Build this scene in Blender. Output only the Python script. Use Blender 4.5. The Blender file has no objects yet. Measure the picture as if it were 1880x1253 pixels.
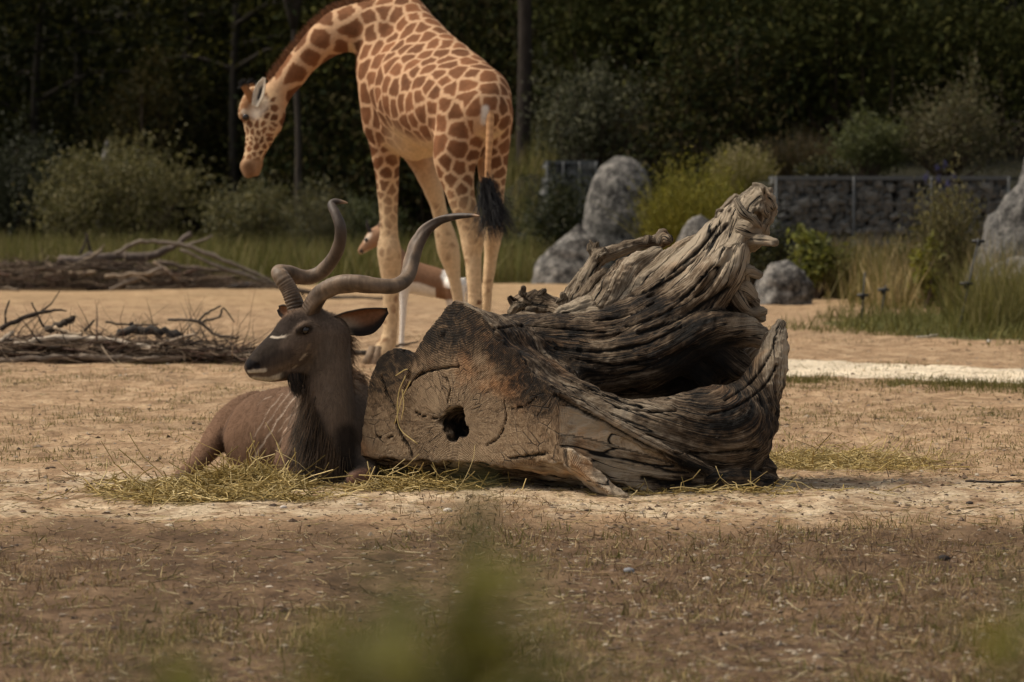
import bpy, math, random
import numpy as np
from mathutils import Vector, Matrix
from mathutils.bvhtree import BVHTree

# ------------------------------------------------------------------ camera, sky, sun, exposure
SC = bpy.context.scene
F_PX, CX, CY, CAM_H, HORIZON = 6900.0, 940.0, 626.5, 1.19, 342.0     # photo pixels (1880 wide), metres
PITCH = math.atan((CY - HORIZON) / F_PX)
SUN_EL, SUN_AZ = math.radians(54), math.radians(-82)      # azimuth measured from +Y (away from the camera) towards +X

cam_d = bpy.data.cameras.new('camera'); cam = bpy.data.objects.new('camera', cam_d)
SC.collection.objects.link(cam); SC.camera = cam
cam.location = (0, 0, CAM_H); cam.rotation_euler = (math.pi / 2 - PITCH, 0, 0)
cam_d.sensor_width = 36; cam_d.lens = F_PX / 1880 * 36
cam_d.clip_start = 0.1; cam_d.clip_end = 3000
cam_d.dof.use_dof = True; cam_d.dof.focus_distance = 14.75; cam_d.dof.aperture_fstop = 5.8

world = bpy.data.worlds.new('World'); SC.world = world; world.use_nodes = True
wn = world.node_tree.nodes; wl = world.node_tree.links
bg = wn['Background']; sky = wn.new('ShaderNodeTexSky'); sky.sky_type = 'NISHITA'; sky.sun_disc = False
sky.sun_elevation = SUN_EL; sky.sun_rotation = SUN_AZ; sky.dust_density = 4.0; sky.air_density = 1.0; sky.ozone_density = 0.6
hs = wn.new('ShaderNodeHueSaturation'); hs.inputs['Saturation'].default_value = 0.2      # thin even cloud: a whiter sky
wl.new(sky.outputs[0], hs.inputs['Color']); wl.new(hs.outputs[0], bg.inputs[0]); bg.inputs[1].default_value = 0.06

sun_d = bpy.data.lights.new('sun', 'SUN'); sun = bpy.data.objects.new('sun', sun_d); SC.collection.objects.link(sun)
sun_d.energy = 1.5; sun_d.angle = math.radians(18); sun_d.color = (1.0, 0.86, 0.67)
sd = Vector((math.sin(SUN_AZ) * math.cos(SUN_EL), math.cos(SUN_AZ) * math.cos(SUN_EL), math.sin(SUN_EL)))
sun.rotation_euler = sd.to_track_quat('Z', 'Y').to_euler(); sun.location = (0, 30, 30)

SC.view_settings.view_transform = 'Standard'; SC.view_settings.look = 'None'
SC.view_settings.exposure = 1.12; SC.view_settings.gamma = 1.0; SC.view_settings.use_curve_mapping = False
SC.cycles.use_denoising = True
SC.cycles.max_bounces = 6; SC.cycles.transparent_max_bounces = 4

# ------------------------------------------------------------------ small helpers
rng = np.random.default_rng(7); random.seed(7)
COL = SC.collection
def W(px, py, depth):
    """photo pixel -> world point at the distance `depth` (metres along +Y)"""
    u, v = (px - CX) / F_PX, (CY - py) / F_PX
    t = depth / (math.cos(PITCH) + v * math.sin(PITCH))
    return np.array((u * t, depth, CAM_H + t * (-math.sin(PITCH) + v * math.cos(PITCH))))
def ground_depth(py): return CAM_H * F_PX / (py - HORIZON)
def px2m(r, depth): return r * depth / F_PX
def pts(lst, d0):
    """[(px, py, depth offset, radius px)] -> [(vec3, radius m)]"""
    return [(W(a, b, d0 + c), px2m(r, d0 + c)) for a, b, c, r in lst]

def _hash(ix, iy, iz, s):
    h = (ix.astype(np.int64) * 374761393 + iy.astype(np.int64) * 668265263 + iz.astype(np.int64) * 2147483647 + s * 144269)
    h = (h ^ (h >> 13)) * 1274126177
    return ((h ^ (h >> 16)) & 0xFFFFFF).astype(np.float64) / 0xFFFFFF
def vnoise(p, seed=0):
    """value noise, -1..1, p (N,3)"""
    p = np.asarray(p, float); i = np.floor(p).astype(np.int64); f = p - i; f = f * f * (3 - 2 * f)
    x, y, z = i.T; r = 0
    for dx in (0, 1):
        for dy in (0, 1):
            for dz in (0, 1):
                w = (f[:, 0] if dx else 1 - f[:, 0]) * (f[:, 1] if dy else 1 - f[:, 1]) * (f[:, 2] if dz else 1 - f[:, 2])
                r = r + w * _hash(x + dx, y + dy, z + dz, seed)
    return r * 2 - 1
def fbm(p, octaves=4, seed=0, gain=0.5):
    p = np.asarray(p, float); a, s, r = 1.0, 0.0, 0
    for o in range(octaves):
        r = r + a * vnoise(p * (2.03 ** o) + 17.3 * o, seed + o); s += a; a *= gain
    return r / s
def sstep(a, b, x): t = np.clip((x - a) / (b - a), 0, 1); return t * t * (3 - 2 * t)
def catmull(P, n):
    """P list of rows (k values) -> densified rows"""
    P = np.asarray(P, float); Q = np.vstack([2 * P[0] - P[1], P, 2 * P[-1] - P[-2]]); out = []
    for i in range(1, len(Q) - 2):
        for t in np.linspace(0, 1, n, endpoint=False):
            a, b, c, d = Q[i - 1], Q[i], Q[i + 1], Q[i + 2]
            out.append(0.5 * (2 * b + (c - a) * t + (2 * a - 5 * b + 4 * c - d) * t * t + (3 * b - a - 3 * c + d) * t ** 3))
    out.append(P[-1]); return np.array(out)
def norm(v): v = np.asarray(v, float); return v / (np.linalg.norm(v, axis=-1, keepdims=True) + 1e-12)

def mesh_np(name, V, Fs, smooth=True):
    """Fs: (n,3) or (n,4) int array, or list of such arrays"""
    if not isinstance(Fs, list): Fs = [Fs]
    Fs = [np.asarray(f, np.int32) for f in Fs if len(f)]
    me = bpy.data.meshes.new(name); V = np.asarray(V, np.float32)
    me.vertices.add(len(V)); me.vertices.foreach_set('co', V.ravel())
    loops = np.concatenate([f.ravel() for f in Fs]); tot = np.concatenate([np.full(len(f), f.shape[1], np.int32) for f in Fs])
    start = np.concatenate([[0], np.cumsum(tot)[:-1]]).astype(np.int32)
    me.loops.add(len(loops)); me.loops.foreach_set('vertex_index', loops)
    me.polygons.add(len(tot)); me.polygons.foreach_set('loop_start', start); me.polygons.foreach_set('loop_total', tot)
    me.update(calc_edges=True)
    me.polygons.foreach_set('use_smooth', np.full(len(tot), smooth, bool))
    me.validate(); return me
def attr(me, name, kind, data):
    a = me.attributes.new(name, kind, 'POINT')
    if kind == 'FLOAT': a.data.foreach_set('value', np.asarray(data, np.float32).ravel())
    elif kind == 'FLOAT_VECTOR': a.data.foreach_set('vector', np.asarray(data, np.float32).ravel())
    else:
        d = np.asarray(data, np.float32); d = np.hstack([d, np.ones((len(d), 1), np.float32)]) if d.shape[1] == 3 else d
        a.data.foreach_set('color', d.ravel())
def obj(name, me, mat=None, parent=None):
    o = bpy.data.objects.new(name, me); COL.objects.link(o)
    if mat and me and not len(me.materials): me.materials.append(mat)
    if parent: o.parent = parent; o.matrix_parent_inverse = Matrix.Translation(-Vector(parent.location)) if parent.rotation_euler.z == 0 else parent.matrix_basis.inverted()
    return o
def thing(name, label, cat, loc, group=None):
    o = bpy.data.objects.new(name, None); COL.objects.link(o); o.location = loc; o.empty_display_size = 0.1
    return tag(o, label, cat, group)
def tag(o, label=None, cat=None, group=None, kind=None):
    if label: o['label'] = label
    if cat: o['category'] = cat
    if group: o['group'] = group
    if kind: o['kind'] = kind
    return o

class Buf:
    """collects pieces of one mesh"""
    def __init__(s): s.v = []; s.f3 = []; s.f4 = []; s.n = 0; s.c = []
    def add(s, V, f3=None, f4=None, col=None):
        V = np.asarray(V, float)
        if f3 is not None and len(f3): s.f3.append(np.asarray(f3) + s.n)
        if f4 is not None and len(f4): s.f4.append(np.asarray(f4) + s.n)
        s.v.append(V); s.n += len(V)
        if col is not None: s.c.append(np.broadcast_to(np.asarray(col, float), (len(V), 3)))
    def tube(s, P, R, sides=6, col=None, cap=True):
        P = np.asarray(P, float); R = np.broadcast_to(np.asarray(R, float), (len(P),)); n = len(P)
        T = norm(np.gradient(P, axis=0)); ref = np.array((0.31, 0.17, 0.93)) if abs(T[0, 2]) < .9 else np.array((1., 0.1, 0))
        A = norm(np.cross(T, ref)); B = np.cross(T, A); th = np.linspace(0, 2 * np.pi, sides, endpoint=False)
        ring = P[:, None] + R[:, None, None] * (np.cos(th)[None, :, None] * A[:, None] + np.sin(th)[None, :, None] * B[:, None])
        V = ring.reshape(-1, 3); i = np.arange(n - 1)[:, None] * sides; j = np.arange(sides)[None]; j2 = (j + 1) % sides
        f4 = np.stack([i + j, i + j2, i + sides + j2, i + sides + j], -1).reshape(-1, 4); f3 = None
        if cap:
            V = np.vstack([V, P[0] - T[0] * R[0] * .3, P[-1] + T[-1] * R[-1] * .3]); k = n * sides; jj = np.arange(sides); jn = (jj + 1) % sides
            f3 = np.vstack([np.stack([jn, jj, np.full(sides, k)], -1), np.stack([(n - 1) * sides + jj, (n - 1) * sides + jn, np.full(sides, k + 1)], -1)])
        s.add(V, f3, f4, col)
    def mesh(s, name, smooth=True):
        fs = ([np.vstack(s.f4)] if s.f4 else []) + ([np.vstack(s.f3)] if s.f3 else [])
        me = mesh_np(name, np.vstack(s.v), fs, smooth)
        if s.c: attr(me, 'tint', 'FLOAT_COLOR', np.vstack(s.c))
        return me

def batch_strands(roots, dirs, lengths, width, bend=0.3, seg=4, sides=3, droop=0.0, seed=1, taper=True, jit=0.0):
    """many thin tapered bent strands as one vertex/quad soup; returns V, F4"""
    r = np.random.default_rng(seed); N = len(roots); roots = np.asarray(roots, float); D = norm(dirs); L = np.broadcast_to(lengths, (N,))
    wid = np.broadcast_to(width, (N,)); t = np.linspace(0, 1, seg + 1)
    side = norm(np.cross(D, r.normal(size=(N, 3)))); bd = r.normal(size=N) * bend
    P = roots[:, None] + D[:, None] * (L[:, None] * t)[..., None] + side[:, None] * (L * bd)[:, None, None] * (t ** 2)[None, :, None]
    P[..., 2] -= (droop * L[:, None] * t[None] ** 2)
    if jit: P[:, 1:] += r.normal(size=P[:, 1:].shape) * jit * L[:, None, None]
    T = norm(np.gradient(P, axis=1)); A = norm(np.cross(T, side[:, None] + 1e-3)); B = np.cross(T, A)
    rad = wid[:, None] * ((1 - 0.85 * t) if taper else np.ones_like(t))[None]
    th = np.linspace(0, 2 * np.pi, sides, endpoint=False)
    V = P[:, :, None] + rad[..., None, None] * (np.cos(th)[None, None, :, None] * A[:, :, None] + np.sin(th)[None, None, :, None] * B[:, :, None])
    m = (seg + 1) * sides; base = (np.arange(N) * m)[:, None, None]; i = (np.arange(seg) * sides)[None, :, None]; j = np.arange(sides)[None, None]; j2 = (j + 1) % sides
    Fq = np.stack([base + i + j, base + i + j2, base + i + sides + j2, base + i + sides + j], -1).reshape(-1, 4)
    return V.reshape(-1, 3), Fq, m
def leaves(C, size, seed=1, aspect=0.45, up=0.3, dirs=None):
    """diamond leaves at centres C -> V, F4 (4 verts each)"""
    r = np.random.default_rng(seed); N = len(C); size = np.broadcast_to(size, (N,))
    D = norm(r.normal(size=(N, 3)) + np.array((0, 0, up))) if dirs is None else norm(dirs)
    S = norm(np.cross(D, r.normal(size=(N, 3)))); Nn = np.cross(D, S)
    a = size[:, None]; w = a * aspect
    V = np.stack([C - D * a * .5, C + S * w * .5 + Nn * w * .15, C + D * a * .5, C - S * w * .5 + Nn * w * .15], 1)
    return V.reshape(-1, 3), np.arange(N * 4).reshape(-1, 4)

# ------------------------------------------------------------------ signed-distance modelling
class SDF:
    def __init__(s, lo, hi, h):
        s.lo = np.asarray(lo, float); s.h = h; s.n = np.ceil((np.asarray(hi) - s.lo) / h).astype(int) + 1
        s.d = np.full(s.n, 1e3, np.float32); s.cl = []
    def axes(s, a, b):
        i0 = np.clip(np.floor((a - s.lo) / s.h).astype(int), 0, s.n - 1); i1 = np.clip(np.ceil((b - s.lo) / s.h).astype(int) + 1, 1, s.n)
        sl = tuple(slice(p, q) for p, q in zip(i0, i1))
        g = [np.float32(s.lo[k] + s.h * np.arange(i0[k], i1[k])) for k in range(3)]
        return sl, g[0][:, None, None], g[1][None, :, None], g[2][None, None, :], i0
    def tube(s, P, k=0.03, sub=5, flat=None, carve=False, log=True):
        """P [(vec3, r)], flat (unit axis, factor)"""
        D = np.array([[*p, r] for p, r in P]); D = catmull(D, sub) if len(D) > 2 else np.linspace(D[0], D[1], 4) if len(D) == 2 else np.vstack([D, D + 1e-4])
        C, R = D[:, :3], np.maximum(D[:, 3], 1e-3)
        if log and not carve: s.cl.append((C, R))
        m = R.max() + k + 3 * s.h
        sl, X, Y, Z, i0 = s.axes(C.min(0) - m, C.max(0) + m); shp = s.d[sl].shape
        if 0 in shp: return
        t = np.full(shp, 1e3, np.float32); base = s.lo + s.h * i0
        for q in range(len(C) - 1):
            a, b, ra, rb = C[q], C[q + 1], R[q], R[q + 1]; mm = max(ra, rb) + k + 3 * s.h
            j0 = np.clip(np.floor((np.minimum(a, b) - mm - base) / s.h).astype(int), 0, None); j1 = np.ceil((np.maximum(a, b) + mm - base) / s.h).astype(int) + 1
            w = tuple(slice(p, r) for p, r in zip(j0, j1)); tw = t[w]
            if 0 in tw.shape: continue
            x = X[j0[0]:j1[0]] - np.float32(a[0]); y = Y[:, j0[1]:j1[1]] - np.float32(a[1]); z = Z[:, :, j0[2]:j1[2]] - np.float32(a[2])
            e = (b - a).astype(np.float32); ee = float(e @ e) + 1e-12
            h = np.clip((x * e[0] + y * e[1] + z * e[2]) / ee, 0, 1)
            qx, qy, qz = x - h * e[0], y - h * e[1], z - h * e[2]
            r = np.float32(ra) + h * np.float32(rb - ra)
            if flat is not None:
                n, fs = flat; qn = qx * np.float32(n[0]) + qy * np.float32(n[1]) + qz * np.float32(n[2]); g = np.float32(1 / fs ** 2 - 1)
                dd = (np.sqrt(qx * qx + qy * qy + qz * qz + g * qn * qn) - r) * np.float32((1 + fs) / 2)
            else: dd = np.sqrt(qx * qx + qy * qy + qz * qz) - r
            np.minimum(tw, dd, out=tw)
        s.join(sl, t, k, carve)
    def join(s, sl, t, k, carve=False):
        a = s.d[sl]
        if carve:
            b = -t; h = np.maximum(k - np.abs(a - b), 0) / k; s.d[sl] = np.where(t > 500, a, np.maximum(a, b) + h * h * k * .25)
        else:
            h = np.maximum(k - np.abs(a - t), 0) / k; s.d[sl] = np.minimum(a, t) - h * h * k * .25
    def mesh(s, smooth=1):
        d = s.d; d[[0, -1]] = 1; d[:, [0, -1]] = 1; d[:, :, [0, -1]] = 1; S = d < 0
        c = np.zeros(np.array(d.shape) - 1, np.uint8)
        for a in (0, 1):
            for b in (0, 1):
                for e in (0, 1): c += S[a:a + c.shape[0], b:b + c.shape[1], e:e + c.shape[2]]
        act = (c > 0) & (c < 8); ii = np.argwhere(act); idx = np.full(act.shape, -1, np.int32); idx[act] = np.arange(len(ii))
        acc = np.zeros((len(ii), 3)); cnt = np.zeros(len(ii)); cor = [np.array((a, b, e)) for a in (0, 1) for b in (0, 1) for e in (0, 1)]
        val = {tuple(q): d[ii[:, 0] + q[0], ii[:, 1] + q[1], ii[:, 2] + q[2]] for q in cor}
        for q in cor:
            for ax in range(3):
                if q[ax] == 0:
                    q2 = q.copy(); q2[ax] = 1; da, db = val[tuple(q)], val[tuple(q2)]; m = (da < 0) != (db < 0)
                    t = np.clip(da[m] / (da[m] - db[m]), 0, 1); p = np.repeat(q[None].astype(float), m.sum(), 0); p[:, ax] = t
                    acc[m] += p; cnt[m] += 1
        V = s.lo + s.h * (ii + acc / cnt[:, None]); Q = []
        for ax in range(3):
            o = [a for a in range(3) if a != ax]
            sl0 = [slice(1, -1)] * 3; sl1 = [slice(1, -1)] * 3; sl0[ax] = slice(0, -1); sl1[ax] = slice(1, None)
            A, B = S[tuple(sl0)], S[tuple(sl1)]; e = np.argwhere(A != B); low = A[tuple(e.T)]
            e = e.copy(); e[:, o[0]] += 1; e[:, o[1]] += 1
            def g(du, dv):
                q = e.copy(); q[:, o[0]] += du; q[:, o[1]] += dv; return idx[tuple(q.T)]
            f = np.stack([g(-1, -1), g(0, -1), g(0, 0), g(-1, 0)], -1)
            flip = low if ax != 1 else ~low
            f[~flip] = f[~flip][:, ::-1]; Q.append(f)
        Q = np.vstack(Q); Q = Q[(Q >= 0).all(1)]
        for _ in range(smooth): V = laplace(V, Q, .5)
        return V, Q
def laplace(V, Q, lam):
    n = len(V); A = Q.ravel(); B = np.roll(Q, -1, 1).ravel(); cnt = np.bincount(A, minlength=n) + np.bincount(B, minlength=n)
    out = np.stack([(np.bincount(A, V[B, k], n) + np.bincount(B, V[A, k], n)) / np.maximum(cnt, 1) for k in range(3)], 1)
    return V + lam * (out - V)
def vnormals(V, Q):
    fn = np.cross(V[Q[:, 2]] - V[Q[:, 0]], V[Q[:, 3]] - V[Q[:, 1]]); n = len(V)
    N = np.stack([sum(np.bincount(Q[:, j], fn[:, k], n) for j in range(Q.shape[1])) for k in range(3)], 1); return norm(N)
class Skin:
    """a meshed surface that can be hit by rays from photo pixels and painted by strokes"""
    def __init__(s, V, Q):
        s.V, s.Q = V, Q; s.N = vnormals(V, Q); s.bvh = BVHTree.FromPolygons([tuple(v) for v in V.tolist()], Q.tolist())
    def hit(s, px, py):
        o = Vector((0, 0, CAM_H)); t = Vector(W(px, py, 20.0)); h = s.bvh.ray_cast(o, (t - o).normalized())
        return np.array(h[0]) if h[0] is not None else None
    def near(s, p):
        h = s.bvh.find_nearest(Vector(p)); return np.array(h[0]), np.array(h[1])
    def stroke(s, px_pts, width, soft=0.5, wobble=0.0, seed=3):
        """weight per vertex of a painted stroke through the surface points under px_pts; width in metres"""
        P = [s.hit(*p) for p in catmull(px_pts, 6)] if len(px_pts) > 2 else [s.hit(*p) for p in np.linspace(px_pts[0], px_pts[-1], 6)]
        P = [p for p in P if p is not None]; d = np.full(len(s.V), 9.0)
        if len(P) < 1: return d * 0
        for a, b in zip(P[:-1], P[1:]) if len(P) > 1 else [(P[0], P[0] + 1e-4)]:
            e = b - a; h = np.clip(((s.V - a) @ e) / (e @ e + 1e-12), 0, 1); d = np.minimum(d, np.linalg.norm(s.V - a - h[:, None] * e, axis=1))
        if wobble: d = d + wobble * fbm(s.V * 60, 2, seed)
        return 1 - sstep(width * (1 - soft), width * (1 + soft), d)
def mixc(c, new, w): return c * (1 - w[:, None]) + np.asarray(new, float) * w[:, None]

# ------------------------------------------------------------------ material helpers
def mat_new(name, rough=0.85, spec=0.3):
    m = bpy.data.materials.new(name); m.use_nodes = True; b = m.node_tree.nodes['Principled BSDF']
    b.inputs['Roughness'].default_value = rough; b.inputs['Specular IOR Level'].default_value = spec
    return m, m.node_tree.nodes, m.node_tree.links, b
def N_(nodes, typ, **kw):
    n = nodes.new(typ)
    for k, v in kw.items():
        if k in n.inputs.keys() if not isinstance(k, int) else False: n.inputs[k].default_value = v
        else: setattr(n, k, v)
    return n
def noise(nodes, links, vec, scale, detail=4, rough=0.55, dist=0.0):
    n = nodes.new('ShaderNodeTexNoise'); n.inputs['Scale'].default_value = scale; n.inputs['Detail'].default_value = detail
    n.inputs['Roughness'].default_value = rough; n.inputs['Distortion'].default_value = dist
    if vec is not None: links.new(vec, n.inputs['Vector'])
    return n
def ramp(nodes, links, fac, stops, interp='LINEAR'):
    r = nodes.new('ShaderNodeValToRGB'); r.color_ramp.interpolation = interp; e = r.color_ramp.elements
    while len(e) < len(stops): e.new(0.5)
    for q, (p, c) in zip(e, stops): q.position = p; q.color = (*c, 1) if not isinstance(c, (int, float)) else (c, c, c, 1)
    links.new(fac, r.inputs[0]); return r
def mixn(nodes, links, fac, a, b, typ='MIX'):
    m = nodes.new('ShaderNodeMix'); m.data_type = 'RGBA'; m.blend_type = typ
    for s, v in ((0, fac), (6, a), (7, b)):
        if hasattr(v, 'is_linked'): links.new(v, m.inputs[s])
        else: m.inputs[s].default_value = v if s == 0 else (*v, 1)
    return m.outputs[2]
def mathn(nodes, links, op, a, b=0.5):
    m = nodes.new('ShaderNodeMath'); m.operation = op
    for s, v in ((0, a), (1, b)):
        if hasattr(v, 'is_linked'): links.new(v, m.inputs[s])
        else: m.inputs[s].default_value = v
    return m.outputs[0]
def scalevec(nodes, links, vec, sc):
    m = nodes.new('ShaderNodeMapping'); m.inputs['Scale'].default_value = sc; links.new(vec, m.inputs['Vector']); return m.outputs[0]
def bump(nodes, links, b, height, strength, dist, prev=None):
    n = nodes.new('ShaderNodeBump'); n.inputs['Strength'].default_value = strength; n.inputs['Distance'].default_value = dist
    links.new(height, n.inputs['Height'])
    if prev is not None: links.new(prev, n.inputs['Normal'])
    if b is not None: links.new(n.outputs[0], b.inputs['Normal'])
    return n.outputs[0]
def attr_node(nodes, name):
    a = nodes.new('ShaderNodeAttribute'); a.attribute_name = name; return a
def objinfo(nodes): return nodes.new('ShaderNodeObjectInfo').outputs['Random']

def mat_simple(name, col, rough=0.8, spec=0.3, var=0.25, scale=30, bmp=0.0, bdist=0.01):
    m, n, l, b = mat_new(name, rough, spec); tc = n.new('ShaderNodeTexCoord').outputs['Object']
    nz = noise(n, l, tc, scale, 5)
    c = ramp(n, l, nz.outputs[0], [(0.3, tuple(np.array(col) * (1 - var))), (0.7, tuple(np.minimum(np.array(col) * (1 + var), .95)))])
    l.new(c.outputs[0], b.inputs['Base Color'])
    if bmp: bump(n, l, b, nz.outputs[0], bmp, bdist)
    return m
def mat_tint(name, rough=0.8, spec=0.25, var=0.25, scale=60, trans=0.0, bmp=0.0, bdist=0.004, sheen=0.0, streak=None):
    """colour from the mesh's own painted 'tint' attribute, broken up by fine noise"""
    m, n, l, b = mat_new(name, rough, spec); tc = n.new('ShaderNodeTexCoord').outputs['Object']
    vec = scalevec(n, l, tc, streak) if streak else tc
    nz = noise(n, l, vec, scale, 5); k = ramp(n, l, nz.outputs[0], [(0.28, 1 - var), (0.72, 1 + var)])
    c = mixn(n, l, 1.0, attr_node(n, 'tint').outputs['Color'], k.outputs[0], 'MULTIPLY')
    l.new(c, b.inputs['Base Color'])
    if bmp: bump(n, l, b, nz.outputs[0], bmp, bdist)
    if sheen: b.inputs['Sheen Weight'].default_value = sheen; b.inputs['Sheen Roughness'].default_value = 0.5
    if trans:
        t = n.new('ShaderNodeBsdfTranslucent'); l.new(c, t.inputs[0]); mx = n.new('ShaderNodeMixShader'); mx.inputs[0].default_value = trans
        l.new(b.outputs[0], mx.inputs[1]); l.new(t.outputs[0], mx.inputs[2]); l.new(mx.outputs[0], n['Material Output'].inputs['Surface'])
    return m
# ------------------------------------------------------------------ ground
def gz(x, y):
    x = np.asarray(x, float); y = np.asarray(y, float)
    right = sstep(2.5, 3.0, x); mid = sstep(-1.2, 0.3, x) * (1 - right)
    z = right * (1.25 * sstep(43.0, 44.2, y) + 1.2 * sstep(48, 66, y)) + mid * (1.35 * sstep(52.2, 54, y) + 1.1 * sstep(55, 68, y)) + (1 - right - mid) * 1.6 * sstep(64, 80, y) + 17 * sstep(80, 125, y)
    near = 1 - sstep(30, 60, y)
    p = np.stack([x.ravel(), y.ravel(), np.zeros(x.size)], 1)
    n = 0.026 * fbm(p * (0.8, 0.55, 1), 2, 5) + near.ravel() * (0.017 * fbm(p * (5, 3.2, 1), 3, 9) - 0.020 * np.maximum(0, vnoise(p * (6.5, 5, 1), 14) - .45) + 0.004 * vnoise(p * (22, 16, 1), 4))
    z = z + n.reshape(x.shape)
    return z * sstep(-6, 3, y)
def gpt(px, py):
    d = ground_depth(py); p = W(px, py, d); p[2] = float(gz(np.array([p[0]]), np.array([p[1]]))[0]); return p
gx = np.concatenate([-np.geomspace(600, 4.2, 34), np.arange(-4.0, 4.01, 0.045), np.geomspace(4.2, 600, 34)])
gy = np.concatenate([np.linspace(-60, 6, 24), np.arange(6.3, 9, .1), np.arange(9, 18, 0.045), np.arange(18, 30, .08), np.arange(30, 62, .25), np.geomspace(62, 1500, 50)])
GX, GY = np.meshgrid(gx, gy, indexing='ij'); nx_, ny_ = GX.shape
GV = np.stack([GX, GY, gz(GX, GY)], -1).reshape(-1, 3)
ii = np.arange(nx_ * ny_).reshape(nx_, ny_)
GQ = np.stack([ii[:-1, :-1], ii[1:, :-1], ii[1:, 1:], ii[:-1, 1:]], -1).reshape(-1, 4)
gme = mesh_np('ground', GV, GQ)
x, y = GV[:, 0], GV[:, 1]; pw = np.stack([x, y, x * 0], 1)
wob = fbm(pw * (0.9, 0.5, 1), 3, 21); wob2 = fbm(pw * (2.6, 1.3, 1), 3, 33)
z_brown = 1 - sstep(11.4, 14.3, y + 1.1 * wob + .9 * wob2 - 0.1 * x)
z_pale = sstep(13.0, 13.7, y + .4 * wob) * (1 - sstep(15.2, 16.6, y + .7 * wob2 + .35 * np.abs(x + .4) - 0.5 * sstep(0.2, -1.6, x)))
ppx = 940 + x / np.maximum(y, 1) * F_PX
lo_y = 23.6 - .9 * sstep(1440, 1900, ppx) + .25 * wob2; hi_y = 26.0 - 1.4 * sstep(1440, 1900, ppx) + .3 * wob
z_strip = sstep(lo_y - .15, lo_y + .15, y) * (1 - sstep(hi_y - .2, hi_y + .2, y)) * sstep(0.7, 1.5, x + .2 * wob)
z_orange = .75 * sstep(29, 44, y + 3 * wob + 1.5 * wob2)
z_green = np.clip(sstep(44.5, 47, y + 1.2 * wob) + 0, 0, 1)
isl = sstep(0, .5, (1 - ((x - 5.6) / 3.2) ** 2 - ((y - 32.2) / 4.6) ** 2) + .35 * wob2)
z_green = np.maximum(z_green, isl)
for nm, dat in (('brown', z_brown), ('pale', z_pale * (.55 + .3 * wob2)), ('strip', z_strip), ('orange', z_orange), ('green', z_green)): attr(gme, nm, 'FLOAT', dat)
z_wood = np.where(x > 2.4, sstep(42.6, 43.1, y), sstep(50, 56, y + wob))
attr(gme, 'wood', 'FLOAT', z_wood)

def ground_material():
    m, n, l, b = mat_new('packed_earth', 0.95, 0.12); tc = n.new('ShaderNodeTexCoord').outputs['Object']
    fine = noise(n, l, tc, 55, 6, .7); mid = noise(n, l, scalevec(n, l, tc, (1, .6, 1)), 7, 6, .65); big = noise(n, l, tc, 1.1, 4, .6)
    tan = ramp(n, l, mid.outputs[0], [(.3, (.155, .094, .053)), (.48, (.295, .194, .112)), (.7, (.45, .325, .20))])
    def zone(name, cur, col, soft=.35):
        a = attr_node(n, name).outputs['Fac']
        w = mathn(n, l, 'ADD', a, mathn(n, l, 'MULTIPLY', mathn(n, l, 'SUBTRACT', mid.outputs[0], .5), 1.3))
        w = mathn(n, l, 'MULTIPLY', ramp(n, l, w, [(.3, 0.0), (.3 + soft, 1.0)]).outputs[0], ramp(n, l, a, [(0.02, 0.0), (.12, 1.0)]).outputs[0])
        return mixn(n, l, w, cur, col)
    orange = ramp(n, l, mid.outputs[0], [(.3, (.26, .165, .085)), (.7, (.42, .295, .17))]).outputs[0]
    pale = ramp(n, l, mid.outputs[0], [(.25, (.30, .22, .14)), (.65, (.52, .415, .285))]).outputs[0]
    brown = ramp(n, l, mid.outputs[0], [(.3, (.05, .030, .017)), (.5, (.112, .069, .039)), (.72, (.205, .136, .08))]).outputs[0]
    green = ramp(n, l, mid.outputs[0], [(.3, (.035, .04, .012)), (.7, (.10, .10, .03))]).outputs[0]
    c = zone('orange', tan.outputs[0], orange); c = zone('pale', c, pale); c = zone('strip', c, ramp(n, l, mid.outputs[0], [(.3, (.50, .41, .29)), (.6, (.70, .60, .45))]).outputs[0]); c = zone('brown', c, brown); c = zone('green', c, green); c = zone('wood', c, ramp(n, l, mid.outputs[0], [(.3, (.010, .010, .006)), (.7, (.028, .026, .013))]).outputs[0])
    v = ramp(n, l, fine.outputs[0], [(.3, .42), (.5, 1.0), (.7, 1.5)]); c = mixn(n, l, 1.0, c, v.outputs[0], 'MULTIPLY')
    v2 = ramp(n, l, big.outputs[0], [(.3, .8), (.7, 1.18)]); c = mixn(n, l, 1.0, c, v2.outputs[0], 'MULTIPLY')
    l.new(c, b.inputs['Base Color'])
    p = bump(n, l, None, mid.outputs[0], .6, .03); bump(n, l, b, fine.outputs[0], .7, .012, p)
    return m
tag(obj('ground', gme, ground_material()), kind='structure')

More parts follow.
